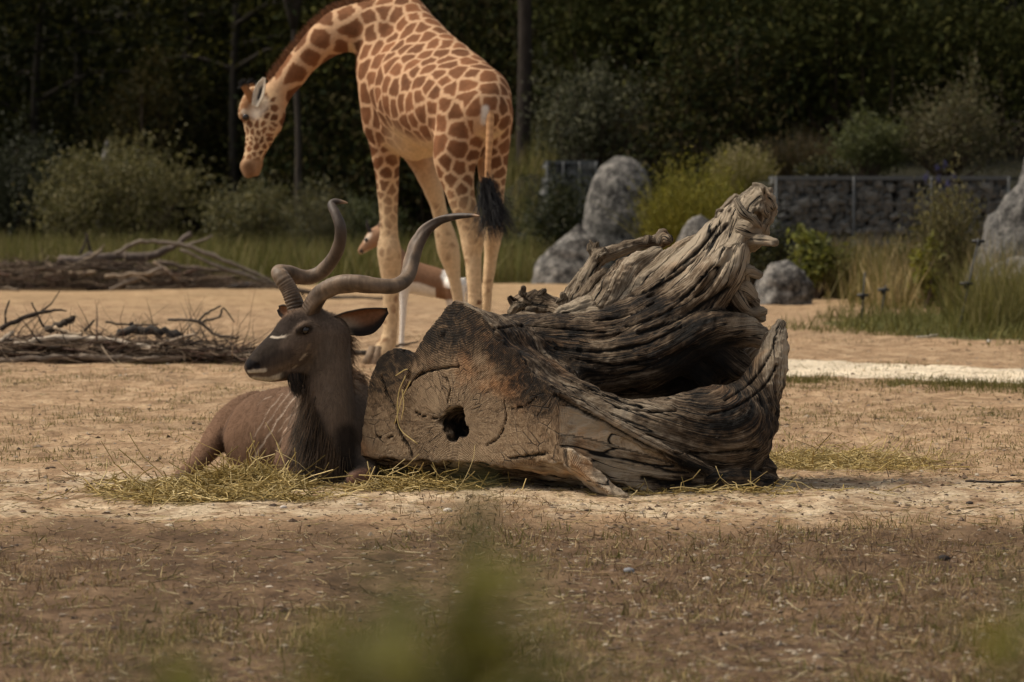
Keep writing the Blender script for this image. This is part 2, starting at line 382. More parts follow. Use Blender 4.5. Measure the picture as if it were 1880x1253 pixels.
# fine ground cover: pebbles, straw litter, dry grass tufts (nobody could count these)
OCT = np.array([(1, 0, 0), (-1, 0, 0), (0, 1, 0), (0, -1, 0), (0, 0, 1), (0, 0, -1)], float)
OCF = np.array([(0, 2, 4), (2, 1, 4), (1, 3, 4), (3, 0, 4), (2, 0, 5), (1, 2, 5), (3, 1, 5), (0, 3, 5)])
def frame_xy(n, y0, y1, seed, bias=1.0, spread=1.25):
    r = np.random.default_rng(seed); t = r.random(n) ** bias; yy = y0 * (y1 / y0) ** t
    return (r.random(n) * 2 - 1) * 940 / F_PX * yy * spread, yy, r
def gravel(n, y0, y1, smin_, smax_, seed, cols, keep=None):
    xx, yy, r = frame_xy(n, y0, y1, seed)
    if keep is not None: k = keep(xx, yy, r); xx, yy = xx[k], yy[k]
    n = len(xx); s = smin_ * (smax_ / smin_) ** (r.random(n) ** 2.2); zz = gz(xx, yy)
    V = OCT[None] * (s[:, None] * np.stack([.7 + .8 * r.random(n), .7 + .8 * r.random(n), .35 + .4 * r.random(n)], 1))[:, None]
    V = V * (1 + .35 * r.normal(size=V.shape[:2]))[..., None]
    a = r.random(n) * 6.28; ca, sa = np.cos(a)[:, None], np.sin(a)[:, None]
    V = np.stack([V[..., 0] * ca - V[..., 1] * sa, V[..., 0] * sa + V[..., 1] * ca, V[..., 2]], -1) + np.stack([xx, yy, zz + s * .12], 1)[:, None]
    C = np.array(cols)[r.integers(len(cols), size=n)] * (.75 + .5 * r.random((n, 1)))
    F3 = (np.arange(n) * 6)[:, None, None] + OCF[None]
    return V.reshape(-1, 3), F3.reshape(-1, 3), np.repeat(C, 6, 0)
EARTHY = [(.33, .27, .2), (.24, .19, .14), (.17, .12, .085), (.36, .30, .23), (.11, .075, .05), (.08, .052, .038), (.14, .095, .065)]
V1, F1, C1 = gravel(19000, 8.6, 15.6, .0022, .012, 11, EARTHY, lambda x, y, r: (r.random(len(x)) < .35 + .65 * sstep(-.5, .4, x + .5 * fbm(np.stack([x * 1.5, y, x * 0], 1), 2, 31))))
V2, F2, C2 = gravel(5000, 14.5, 30, .004, .014, 12, EARTHY)
V3, F3_, C3 = gravel(420, 9, 22, .006, .016, 13, [(.06, .04, .028), (.045, .03, .022), (.12, .085, .06)])
b_ = Buf(); b_.add(V3, F3_, col=C3); b_.add(V1, F1, col=C1); b_.add(V2, F2, col=C2)
M_PEB = mat_tint('pebble_stone', .9, .2, .2, 200)
tag(obj('gravel', b_.mesh('gravel', False), M_PEB), 'small pebbles and crumbs of earth strewn over the bare ground', 'gravel', kind='stuff')

def blades(xx, yy, r, hmin, hmax, width, lean, bend, cols, seg=2):
    n = len(xx); h = hmin + (hmax - hmin) * r.random(n) ** 1.5; a = r.random(n) * 6.28; ln = lean * r.random(n)
    D = np.stack([np.cos(a) * np.sin(ln), np.sin(a) * np.sin(ln), np.cos(ln)], 1)
    S = norm(np.cross(D, r.normal(size=(n, 3)))) * width * (.6 + .8 * r.random((n, 1))); bd = norm(np.cross(S, D)) * (bend * h * r.normal(size=n))[:, None]
    P0 = np.stack([xx, yy, gz(xx, yy) - .003], 1); Pm = P0 + D * (h * .55)[:, None] + bd * .35; P1 = P0 + D * h[:, None] + bd; P1[:, 2] = np.maximum(P1[:, 2], P0[:, 2] + .006)
    V = np.stack([P0 - S * .5, P0 + S * .5, Pm + S * .4, Pm - S * .4, P1], 1).reshape(-1, 3); k = (np.arange(n) * 5)[:, None]
    C = np.array(cols)[r.integers(len(cols), size=n)] * (.7 + .6 * r.random((n, 1)))
    return V, k + np.array([[2, 4, 3]]), k + np.array([[0, 1, 2, 3]]), np.repeat(C, 5, 0)
DRY = [(.34, .25, .11), (.42, .33, .17), (.26, .18, .08), (.2, .16, .06)]
GREEN = [(.085, .082, .018), (.11, .104, .024), (.15, .13, .04), (.2, .165, .065)]
M_BLADE = mat_tint('grass_blade', .75, .25, .2, 90, trans=.3)
def litter(n, y0, y1, seed):
    xx, yy, r = frame_xy(n, y0, y1, seed); L = .02 + .07 * r.random(n) ** 3; a = r.random(n) * 6.28
    D = np.stack([np.cos(a), np.sin(a), .12 * r.normal(size=n)], 1)
    V, Q, m = batch_strands(np.stack([xx, yy, gz(xx, yy) + .004], 1), D, L, .0009 + .0008 * r.random(n), .25, 2, 3, 0, seed, False)
    C = np.array(DRY + [(.5, .42, .25), (.1, .07, .04)])[r.integers(6, size=n)]; return V, Q, np.repeat(C, m, 0)
b_ = Buf()
for args in ((7500, 8.6, 15.5, 41), (3000, 15, 26, 42)):
    V, Q, C = litter(*args); b_.add(V, f4=Q, col=C)
M_STRAW = mat_tint('straw', .7, .3, .2, 120, trans=.15)
tag(obj('straw_litter', b_.mesh('straw_litter'), M_STRAW), 'dry straw and stalk litter scattered over the bare earth', 'litter', kind='stuff')

b_ = Buf()                                    # trampled dead grass, matted flat
for n_, y0, y1, sd_, hm in ((34000, 8.6, 14.2, 44, .05), (16000, 15.2, 30, 45, .055)):
    xx, yy, r = frame_xy(n_, y0, y1, sd_); k = fbm(np.stack([xx * 1.6, yy * .8, xx * 0], 1), 3, 87) + .12 * r.normal(size=n_) > .03; xx, yy = xx[k], yy[k]
    V, f3, f4, C = blades(xx, yy, r, .012, hm, .0032, 1.5, .3, [(.24, .155, .08), (.31, .21, .11), (.15, .09, .048), (.09, .055, .032), (.4, .29, .16)]); b_.add(V, f3, f4, C)
tag(obj('dead_grass', b_.mesh('dead_grass'), M_BLADE), 'trampled dead grass matted over the brown earth', 'grass', kind='stuff')
# short grass tufts: patchy, following a noise mask
b_ = Buf()
def tufts(n, per, y0, y1, seed, thr, hmax, cols, rad=.05, extra=None):
    xx, yy, r = frame_xy(n, y0, y1, seed); m = fbm(np.stack([xx, yy * .55, xx * 0], 1) * 1.5, 3, 77) + .25 * r.normal(size=n)
    if extra is not None: m = m + extra(xx, yy)
    k = m > thr; xx, yy = np.repeat(xx[k], per), np.repeat(yy[k], per)
    xx = xx + r.normal(size=len(xx)) * rad; yy = yy + r.normal(size=len(xx)) * rad
    b_.add(*(lambda V, a, b, c: (V, a, b, c))(*blades(xx, yy, r, .012, hmax, .0035, .9, .35, cols)))
tufts(1000, 16, 8.6, 13.2, 51, .12, .055, GREEN + DRY, .035)
tufts(1500, 26, 16.0, 23.0, 52, .2, .036, GREEN + DRY[:2], .09, lambda x, y: .35 * np.exp(-((y - 18.1) / .55) ** 2) * (x < -.6) + .3 * np.exp(-((y - 22.6) / .45) ** 2) * (x > 1.1) + .12 * (x > 1.2))
tufts(900, 24, 23.0, 33, 53, .26, .045, GREEN, .12)
def strip_band(n, seed):                      # green fringe along the pale sand strip
    r = np.random.default_rng(seed); px = 1440 + 480 * r.random(n); py = 700 + 22 * (px - 1440) / 440 + 5 * r.normal(size=n); d = CAM_H * F_PX / (py - HORIZON)
    xx = (px - 940) / F_PX * d; keep = fbm(np.stack([xx * 3, d, d * 0], 1), 2, 8) > -.25; xx, d = xx[keep], d[keep]
    xx = np.repeat(xx, 12) + r.normal(size=12 * len(xx)) * .05; d = np.repeat(d, 12) + r.normal(size=len(xx)) * .06
    b_.add(*blades(xx, d, r, .015, .075, .004, .8, .3, GREEN + GREEN[:2]))
strip_band(330, 54)
tag(obj('grass_tufts', b_.mesh('grass_tufts'), M_BLADE), 'short patchy green and dry grass growing on the bare ground', 'grass', kind='stuff')

# the green turf island by the fence posts and the long grass along the far edge
b_ = Buf(); r = np.random.default_rng(61); n = 26000
xx = 5.6 + 3.6 * (r.random(n) * 2 - 1); yy = 32.2 + 5 * (r.random(n) * 2 - 1)
k = (1 - ((xx - 5.6) / 3.2) ** 2 - ((yy - 32.2) / 4.6) ** 2 + .7 * fbm(np.stack([xx, yy, xx * 0], 1) * 1.6, 3, 3)) > .15; xx, yy = xx[k], yy[k]
b_.add(*blades(xx, yy, r, .02, .19, .008, .8, .35, GREEN[:3] + [(.17, .16, .05)]))
tag(obj('turf_grass', b_.mesh('turf_grass'), M_BLADE), 'low green turf spreading around the dark fence posts', 'grass', kind='stuff')
b_ = Buf(); r = np.random.default_rng(62); n = 56000
yy = 45.5 + 17 * r.random(n) ** 1.4; xx = -15.5 + 17.5 * r.random(n); k = (xx < .7) & (yy > 46 + .8 * np.sin(xx * 1.7)); xx, yy = xx[k], yy[k]
b_.add(*blades(xx, yy, r, .15, .62, .013, .45, .3, GREEN + [(.12, .12, .03), (.17, .14, .05)]))
tag(obj('meadow_grass', b_.mesh('meadow_grass'), M_BLADE), 'long green meadow grass along the foot of the shrubs', 'grass', kind='stuff')
b_ = Buf(); n = 9000
c = r.random((60, 2)); cx = 3.5 + 3.2 * c[:, 0]; cy = 36.4 + 4.8 * c[:, 1]; q = r.integers(60, size=n)
xx = cx[q] + .16 * r.normal(size=n); yy = cy[q] + .2 * r.normal(size=n); k = xx > 3.0
b_.add(*blades(xx[k], yy[k], r, .2, .75, .009, .4, .35, GREEN[1:] + DRY[:2]))
c = r.random((26, 2)); cx = 3.9 + 1.9 * c[:, 0]; cy = 30.6 + 3.4 * c[:, 1]; q = r.integers(26, size=6500)
xx = cx[q] + .13 * r.normal(size=6500); yy = cy[q] + .18 * r.normal(size=6500); k = (xx / yy) > .115
b_.add(*blades(xx[k], yy[k], r, .15, .7, .007, .5, .4, GREEN + [(.2, .17, .05)]))
c = r.random((16, 2)); cx = 4.5 + 1.6 * c[:, 0]; cy = 34.2 + 3.0 * c[:, 1]; q = r.integers(16, size=5200)
xx = cx[q] + .12 * r.normal(size=5200); yy = cy[q] + .16 * r.normal(size=5200)
b_.add(*blades(xx, yy, r, .2, .85, .007, .5, .4, [(.28, .22, .10), (.2, .17, .06), (.12, .12, .03), (.33, .25, .13)]))
tag(obj('tall_grass', b_.mesh('tall_grass'), M_BLADE), 'tall green and straw coloured grass in front of the stone gabion wall', 'grass', kind='stuff')
# ------------------------------------------------------------------ the big weathered log
FD0, FSL = 14.92, 0.75 / 460                       # depth of the sawn face: FD0 at px 662, nearer to the right
def face_depth(px): return FD0 - (px - 662) * FSL
def wood_material():
    m, n, l, b = mat_new('weathered_wood', 0.8, 0.25)
    g = attr_node(n, 'grain').outputs['Vector']; tc = n.new('ShaderNodeTexCoord').outputs['Object']
    fib = noise(n, l, scalevec(n, l, g, (3.5, 95, 12)), 1.0, 8, .74, .6); fib2 = noise(n, l, scalevec(n, l, g, (6, 150, 20)), 1.0, 4, .6)
    blot = noise(n, l, mixn(n, l, .45, scalevec(n, l, tc, (6, 6, 6)), scalevec(n, l, g, (3.2, 16, 5))), 1.0, 9, .72, .5); fine = noise(n, l, tc, 120, 4, .6)
    pale = attr_node(n, 'pale').outputs['Fac']; face = attr_node(n, 'face').outputs['Fac']
    w = mathn(n, l, 'ADD', mathn(n, l, 'MULTIPLY', fib.outputs[0], .58), mathn(n, l, 'MULTIPLY', blot.outputs[0], .70))
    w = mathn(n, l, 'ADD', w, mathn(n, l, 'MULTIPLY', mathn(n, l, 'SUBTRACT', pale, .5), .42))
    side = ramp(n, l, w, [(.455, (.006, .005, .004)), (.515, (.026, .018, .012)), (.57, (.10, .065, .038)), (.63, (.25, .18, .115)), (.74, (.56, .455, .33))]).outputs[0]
    ck = noise(n, l, scalevec(n, l, g, (1.3, 17, 3)), 1.0, 3, .55, .5); ckl = ramp(n, l, mathn(n, l, 'ABSOLUTE', mathn(n, l, 'SUBTRACT', ck.outputs[0], .5)), [(.004, 0.0), (.016, 1.0)]).outputs[0]
    rust = ramp(n, l, noise(n, l, tc, 3.2, 4, .6, .5).outputs[0], [(.54, 0.0), (.68, .55)]).outputs[0]; side = mixn(n, l, rust, side, mixn(n, l, 1.0, side, (1.35, .95, .62), 'MULTIPLY'))
    fleck = ramp(n, l, noise(n, l, scalevec(n, l, g, (26, 60, 20)), 1.0, 4, .7).outputs[0], [(.64, 0.0), (.7, .6)]).outputs[0]; side = mixn(n, l, fleck, side, (.36, .31, .25)); side = mixn(n, l, mathn(n, l, 'SUBTRACT', 1.0, ckl), side, (.007, .006, .005))
    # sawn face: rings, radial checks, rot
    ring = attr_node(n, 'ring').outputs['Vector']
    wv = n.new('ShaderNodeTexWave'); wv.wave_type = 'BANDS'; wv.bands_direction = 'X'; wv.inputs['Scale'].default_value = 26; wv.inputs['Distortion'].default_value = 3.5; wv.inputs['Detail'].default_value = 3; wv.inputs['Detail Scale'].default_value = 1.2
    l.new(ring, wv.inputs['Vector'])
    rad = noise(n, l, scalevec(n, l, ring, (6, 6, 1)), 1.5, 8, .74, 1.6)
    crk = n.new('ShaderNodeTexVoronoi'); crk.feature = 'DISTANCE_TO_EDGE'; crk.inputs['Scale'].default_value = 1.0
    wob = noise(n, l, tc, 14, 3, .6); off = mixn(n, l, .1, scalevec(n, l, ring, (6, 9, 1)), wob.outputs['Color'], 'ADD'); l.new(off, crk.inputs['Vector'])
    cmask = ramp(n, l, noise(n, l, tc, 6, 3, .6).outputs[0], [(.47, .0), (.60, 1.0)]).outputs[0]
    crack = mathn(n, l, 'MAXIMUM', ramp(n, l, crk.outputs['Distance'], [(0.0, 0.0), (.035, 1.0)]).outputs[0], mathn(n, l, 'SUBTRACT', 1.0, cmask))
    fw = mathn(n, l, 'ADD', mathn(n, l, 'MULTIPLY', rad.outputs[0], .75), mathn(n, l, 'MULTIPLY', wv.outputs['Fac'], .17))
    fw = mathn(n, l, 'ADD', fw, mathn(n, l, 'MULTIPLY', blot.outputs[0], .35))
    fw = mathn(n, l, 'SUBTRACT', fw, mathn(n, l, 'MULTIPLY', attr_node(n, 'rim').outputs['Fac'], .26))
    fc = ramp(n, l, fw, [(.36, (.016, .012, .009)), (.45, (.085, .054, .031)), (.53, (.28, .178, .098)), (.68, (.54, .385, .24))]).outputs[0]
    fc = mixn(n, l, rust, fc, mixn(n, l, 1.0, fc, (1.5, .95, .55), 'MULTIPLY'))
    fc = mixn(n, l, mathn(n, l, 'SUBTRACT', 1.0, crack), fc, (.012, .009, .007))
    c = mixn(n, l, face, side, fc)
    blacken = attr_node(n, 'blacken').outputs['Fac']; c = mixn(n, l, blacken, c, (.008, .007, .006))
    l.new(c, b.inputs['Base Color'])
    hs = mathn(n, l, 'ADD', mathn(n, l, 'MULTIPLY', fib.outputs[0], 1.0), mathn(n, l, 'ADD', mathn(n, l, 'MULTIPLY', fib2.outputs[0], .35), mathn(n, l, 'MULTIPLY', ckl, .35)))
    hf = mathn(n, l, 'ADD', mathn(n, l, 'MULTIPLY', rad.outputs[0], .8), mathn(n, l, 'ADD', mathn(n, l, 'MULTIPLY', crack, .35), mathn(n, l, 'MULTIPLY', wv.outputs['Fac'], .25)))
    mx = n.new('ShaderNodeMix'); l.new(face, mx.inputs[0]); l.new(hs, mx.inputs[2]); l.new(hf, mx.inputs[3])
    p = bump(n, l, None, mx.outputs[0], 1.0, .034); bump(n, l, b, fine.outputs[0], .35, .004, p)
    return m
M_WOOD = wood_material()

def wood_mesh(name, sdf, relief=0.010, pale_fn=None, face=None, smooth=1, seed=0, blacken=None, cracks=()):
    V, Q = sdf.mesh(smooth); C = np.vstack([c for c, r in sdf.cl]); tid = np.concatenate([np.full(len(c), i) for i, (c, r) in enumerate(sdf.cl)])
    R = np.concatenate([r for c, r in sdf.cl]); S = np.concatenate([np.concatenate([[0], np.cumsum(np.linalg.norm(np.diff(c, axis=0), axis=1))]) for c, r in sdf.cl])
    T = np.vstack([norm(np.gradient(c, axis=0)) for c, r in sdf.cl])
    # each vertex takes the fibre direction of the limb it belongs to, blended between neighbouring limbs
    along = np.zeros(len(V)); vec = np.zeros((len(V), 3)); wsum = np.zeros(len(V)); best = np.full(len(V), 9.0); ang = np.zeros(len(V))
    for i in range(len(sdf.cl)):
        k = tid == i; c, t, rr, s = C[k], T[k], R[k], S[k]
        DD = np.stack([np.linalg.norm(V - c[j], axis=1).astype(np.float32) - np.float32(rr[j]) for j in range(len(c))], 1); D = DD.min(1)
        wt = np.exp(-(DD - D[:, None]) / .012); wt /= wt.sum(1, keepdims=True)
        cm = wt @ c; tm = norm(wt @ t); rm = wt @ rr; off = V - cm; sa = wt @ s + (off * tm).sum(1); off = off - tm * (off * tm).sum(1)[:, None]
        a0 = norm(np.cross(tm, (0.2, -1.0, 0.1))); b0 = np.cross(tm, a0)
        th = np.arctan2((off * b0).sum(1), (off * a0).sum(1)) * np.maximum(rm, .05)
        m = D < best; best[m] = D[m]; along[m] = sa[m] + 3.1 * i; ang[m] = th[m]
    rad = np.linalg.norm(V, axis=1) * 0 + best
    grain = np.stack([along, ang, rad], 1)
    N = vnormals(V, Q); fw = np.zeros(len(V)) if face is None else face(V, N)
    g = grain * (3.0, 34, 4); tw = grain * (1.2, 12, 2)
    edge = sstep(1385, 1440, 940 + V[:, 0] / V[:, 1] * F_PX)
    warp = .5 * fbm(V * 7, 2, seed + 7)[:, None]; g = g + warp * (0, 3, 0); tw = tw + warp * (0, 2.2, 0)
    rel = .28 * (.35 - np.abs(fbm(g, 3, seed + 1))) * 2 + .35 * fbm(tw, 3, seed + 4) + .95 * fbm(V * 26, 4, seed + 9, .6) + .55 * np.minimum(0, fbm(grain * (2.4, 20, 3) + warp * 2, 2, seed + 13) + .30) * 4
    rel = rel + edge * 2.0 * fbm(V * 24, 4, seed + 33, .65)
    rough = fbm(V * 42, 3, seed + 19)
    if face is not None: rel = rel + 1.6 * fbm(V * 21, 4, 40, .6) * np.clip(1 - np.abs((V - O) @ nf) / .10, 0, 1) * (1 - fw)
    V = V + N * (relief * (rel * (1 - .85 * fw) + fw * (.22 * rough)))[:, None]
    cw = np.zeros(len(V))
    if cracks:
        sk = Skin(V, Q)
        for pp, wd in cracks: cw = np.maximum(cw, sk.stroke(pp, wd, .45, .0035, 5))
        V = V - sk.N * (cw * .011)[:, None]
    me = mesh_np(name, V, Q); attr(me, 'grain', 'FLOAT_VECTOR', grain); attr(me, 'face', 'FLOAT', fw)
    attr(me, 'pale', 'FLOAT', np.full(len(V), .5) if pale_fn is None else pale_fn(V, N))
    attr(me, 'blacken', 'FLOAT', np.maximum(cw * .95, np.zeros(len(V)) if blacken is None else blacken(V, N)))
    return me, V, N

def gnarl(cx, cy, d0, n, rad, r0, r1, seed):
    r = np.random.default_rng(seed); out = []
    for _ in range(n):
        a = r.random() * 6.28; x, y, d = cx + r.normal() * rad, cy + r.normal() * rad, d0 + r.normal() * .03; w = r.uniform(r0, r1); st = w * r.uniform(1.0, 1.8); t = [(x, y, d, w)]
        for _k in range(3): a += r.normal() * .9; x += math.cos(a) * st; y += math.sin(a) * st; d += r.normal() * .015; w *= .85; t.append((x, y, d, w))
        out.append(t)
    return out
def lp(lst): return [(W(a, b, c), px2m(r, c)) for a, b, c, r in lst]
lo = W(640, 960, 14.0); s_ = SDF((lo[0] - .05, 13.95, -0.06), (W(1470, 600, 15.4)[0], 15.75, W(940, 320, 15.2)[2]), 0.0066)
nf = np.array((-.6, -.8, 0.0)); hx = np.array((.8, -.6, 0)); O = W(832, 778, face_depth(832))
# sawn end: polygon in the face plane pushed back along the trunk
poly = [(662, 838), (668, 790), (676, 735), (684, 695), (697, 660), (712, 648), (728, 644), (745, 652), (758, 660), (770, 636), (786, 612), (806, 590), (820, 572), (832, 560), (846, 562), (868, 572), (886, 588),
        (902, 606), (912, 628), (926, 642), (944, 648), (958, 664), (972, 688), (990, 702), (1008, 712), (1014, 730), (1012, 770), (1006, 800), (1012, 822), (1045, 834), (1062, 845), (1080, 930), (640, 930), (655, 870)]
def face_pt(px, py):                 # photo pixel -> point on the sawn plane
    o = np.array((0, 0, CAM_H)); d = W(px, py, 10.0) - o; t = ((O - o) @ nf) / (d @ nf); return o + d * t
POLY = np.array([((face_pt(*q) - O) @ hx, (face_pt(*q) - O)[2]) for q in poly])
def poly_sdf(u, v, P2=None):
    P2 = POLY if P2 is None else P2; d = np.full(u.shape, 1e9, np.float32); sgn = np.ones(u.shape, bool); k = len(P2)
    for i in range(k):
        a, b = P2[i], P2[i - 1]; ex, ey = b - a; wx, wy = u - a[0], v - a[1]
        h = np.clip((wx * ex + wy * ey) / (ex * ex + ey * ey), 0, 1); dx, dy = wx - ex * h, wy - ey * h; np.minimum(d, dx * dx + dy * dy, out=d)
        c = ((v >= a[1]) & (v < b[1]) & (ex * wy > ey * wx)) | ((v < a[1]) & (v >= b[1]) & (ex * wy < ey * wx)); sgn ^= c
    return np.sqrt(d) * np.where(sgn, 1, -1)
a_, b_2 = W(640, 950, 14.3), W(1180, 530, 15.2)
sl, X, Y, Z, _i = s_.axes(np.array((a_[0], 14.1, -.1)), np.array((b_2[0], 15.45, b_2[2])))
U = (X - O[0]) * hx[0] + (Y - O[1]) * hx[1] + 0 * Z; Vz = 0 * X + 0 * Y + (Z - O[2]); Sd = -((X - O[0]) * nf[0] + (Y - O[1]) * nf[1]) + 0 * Z
pd = poly_sdf(U.astype(np.float32) * (1 + .0 * Sd), Vz.astype(np.float32)) + .22 * np.maximum(Sd, 0) - .012
ext = np.maximum(pd, np.maximum(-Sd, Sd - .55)).astype(np.float32); s_.join(sl, ext, .03)
# sculpting: the cut plane and the two sloping undersides
def cut_face():
    sl, X, Y, Z, _i = s_.axes(s_.lo, np.array((W(1044, 700, 14.3)[0], 16, 2)))
    return sl, ((X - O[0]) * -nf[0] + (Y - O[1]) * -nf[1] + 0 * Z).astype(np.float32), .004, True
s_.join(*cut_face())
def under(p, q, r_, xmax):
    p, q, r_ = map(np.asarray, (p, q, r_)); nn = norm(np.cross(q - p, r_ - p)); nn = nn if nn[2] > 0 else -nn
    sl, X, Y, Z, _i = s_.axes(s_.lo, np.array((xmax, 16, .5))); s_.join(sl, ((X - p[0]) * nn[0] + (Y - p[1]) * nn[1] + (Z - p[2]) * nn[2]).astype(np.float32), .006, True)
under(face_pt(662, 838), face_pt(905, 851), W(790, 885, 15.12), W(1165, 900, 14.4)[0])
under(face_pt(905, 851), face_pt(1030, 831), W(1025, 908, 14.52), W(1165, 900, 14.4)[0])
def slab(p0, p1, p2, poly, thick, k):
    """flat sawn slab: photo outline laid on the plane p0 p1 p2 (pixel, pixel, depth), going back by thick"""
    a, b, c = W(*p0), W(*p1), W(*p2); n_ = norm(np.cross(b - a, c - a)); n_ = n_ if n_[1] < 0 else -n_; e1 = norm(b - a); e2 = np.cross(n_, e1); o = np.array((0, 0, CAM_H)); P = []
    for q in poly: d = W(*q, 10.0) - o; P.append(o + d * (((a - o) @ n_) / (d @ n_)))
    P = np.array(P); P2_ = np.stack([(P - a) @ e1, (P - a) @ e2], 1); lo_, hi_ = P.min(0) - thick - .05, P.max(0) + thick + .05; sl, X, Y, Z, _i = s_.axes(lo_, hi_)
    U = ((X - a[0]) * e1[0] + (Y - a[1]) * e1[1] + (Z - a[2]) * e1[2]).astype(np.float32); V_ = ((X - a[0]) * e2[0] + (Y - a[1]) * e2[1] + (Z - a[2]) * e2[2]).astype(np.float32); D_ = -((X - a[0]) * n_[0] + (Y - a[1]) * n_[1] + (Z - a[2]) * n_[2])
    pd = poly_sdf(U, V_, P2_); s_.join(sl, np.maximum(pd, np.maximum(-D_, D_ - thick)).astype(np.float32), k)
A = lp([(860, 650, 15.12, 62), (920, 640, 15.12, 60), (1000, 628, 15.08, 52), (1090, 625, 15.05, 52), (1170, 600, 15.08, 58), (1240, 550, 15.1, 62), (1300, 490, 15.12, 58), (1345, 430, 15.15, 46), (1376, 388, 15.15, 32), (1392, 366, 15.15, 22)])
s_.tube(A, .045)
s_.tube(lp([(1170, 620, 15.0, 42), (1270, 560, 15.0, 44), (1325, 505, 15.0, 38), (1352, 468, 15.02, 24)]), .04)
s_.tube(lp([(1230, 585, 15.02, 20), (1300, 520, 14.95, 16), (1350, 452, 15.02, 14), (1372, 420, 15.06, 10)]), .02)
s_.tube(lp([(1010, 668, 15.0, 42), (1100, 668, 14.98, 52), (1200, 650, 14.95, 50), (1290, 612, 14.93, 40), (1355, 608, 14.98, 32), (1392, 618, 15.0, 22)]), .035)
s_.tube(lp([(1290, 575, 15.05, 28), (1352, 545, 15.08, 22), (1380, 556, 15.08, 15)]), .025)
s_.tube(lp([(1346, 532, 15.05, 15), (1366, 530, 15.02, 15), (1378, 540, 15.02, 14)]), .015)
s_.tube(lp([(1370, 560, 15.1, 14), (1386, 578, 15.1, 9)]), .015)
s_.tube(lp([(1040, 720, 15.2, 60), (1200, 710, 15.22, 66), (1340, 690, 15.25, 55), (1390, 660, 15.22, 34)]), .05)
s_.tube(lp([(1180, 690, 15.05, 30), (1260, 660, 14.98, 26), (1300, 690, 15.0, 24)]), .03)
s_.tube(lp([(1320, 650, 14.95, 24), (1350, 670, 14.98, 28)]), .025)
s_.tube(lp([(940, 715, 14.78, 70), (1030, 748, 14.66, 62), (1130, 788, 14.62, 58), (1230, 802, 14.65, 74), (1310, 802, 14.72, 92), (1345, 785, 14.78, 78), (1385, 735, 14.84, 46), (1408, 682, 14.88, 34), (1424, 635, 14.92, 23), (1435, 598, 14.94, 12)]), .045, flat=(norm((.3, 1, 0)), .8))
s_.tube(lp([(1375, 770, 14.8, 40), (1400, 720, 14.83, 28), (1425, 690, 14.86, 14), (1436, 640, 14.9, 9)]), .02)
s_.tube(lp([(1330, 845, 14.75, 46), (1385, 862, 14.78, 32), (1410, 878, 14.8, 20)]), .03)
s_.tube(lp([(960, 762, 14.66, 60), (1040, 798, 14.56, 48), (1130, 842, 14.52, 40), (1220, 870, 14.52, 32), (1290, 884, 14.54, 22)]), .03)
s_.tube(lp([(1004, 716, 14.40, 13), (1080, 752, 14.40, 13), (1170, 802, 14.41, 12), (1260, 846, 14.46, 12), (1308, 868, 14.52, 9)]), .02)
slab((1012, 712, 14.33), (1310, 868, 14.50), (1012, 815, 14.335), [(975, 694), (1080, 744), (1180, 797), (1260, 840), (1314, 868), (1320, 884), (1296, 906), (1200, 912), (1125, 884), (1080, 846), (1045, 832), (975, 815)], .20, .012)
slab((1010, 818, 14.30), (1140, 902, 14.24), (1040, 860, 14.27), [(985, 818), (1046, 826), (1078, 842), (1112, 872), (1156, 906), (1140, 918), (1100, 896), (1056, 858), (1030, 840), (985, 834)], .14, .008)
s_.tube(lp([(1310, 884, 14.52, 20), (1365, 884, 14.6, 22), (1405, 889, 14.68, 17)]), .02)
for t_ in gnarl(1352, 546, 15.04, 6, 6, 10, 14, 66) + gnarl(1388, 862, 14.76, 6, 6, 9, 14, 67) + gnarl(1300, 668, 15.02, 7, 18, 6, 12, 70): s_.tube(lp(t_), .012)
s_.join(*cut_face())
h0 = face_pt(832, 776)
s_.tube([(h0 + nf * .05, .056), (h0 - nf * .10, .058), (h0 - nf * .32, .045)], .012, carve=True)
for q, rr in (((812, 772), .024), ((848, 790), .03), ((830, 800), .026), ((842, 757), .02)): s_.tube([(face_pt(*q) + nf * .04, rr), (face_pt(*q) - nf * .12, rr)], .008, carve=True)
def check(pp, r0, dep=.03):
    c = [face_pt(*q) for q in catmull(pp, 5)]; s_.tube([(q + nf * (.01 - dep * .2), r0 * (1 - .6 * abs(2 * i / len(c) - 1))) for i, q in enumerate(c)], .004, sub=2, carve=True)
check([(728, 775), (738, 800), (748, 822), (755, 838)], .013); check([(925, 735), (928, 770), (918, 800), (895, 818)], .008)
check([(745, 715), (765, 690), (790, 678), (820, 674), (845, 672)], .010); check([(935, 842), (975, 836), (1010, 832), (1035, 842)], .010)
check([(758, 660), (752, 690), (748, 720)], .015); check([(820, 676), (818, 710), (822, 735)], .007); check([(870, 650), (880, 690), (905, 715)], .012); check([(800, 640), (812, 620), (830, 600)], .012)
check([(872, 785), (880, 800), (893, 830)], .008); check([(770, 770), (790, 776), (806, 778)], .007)
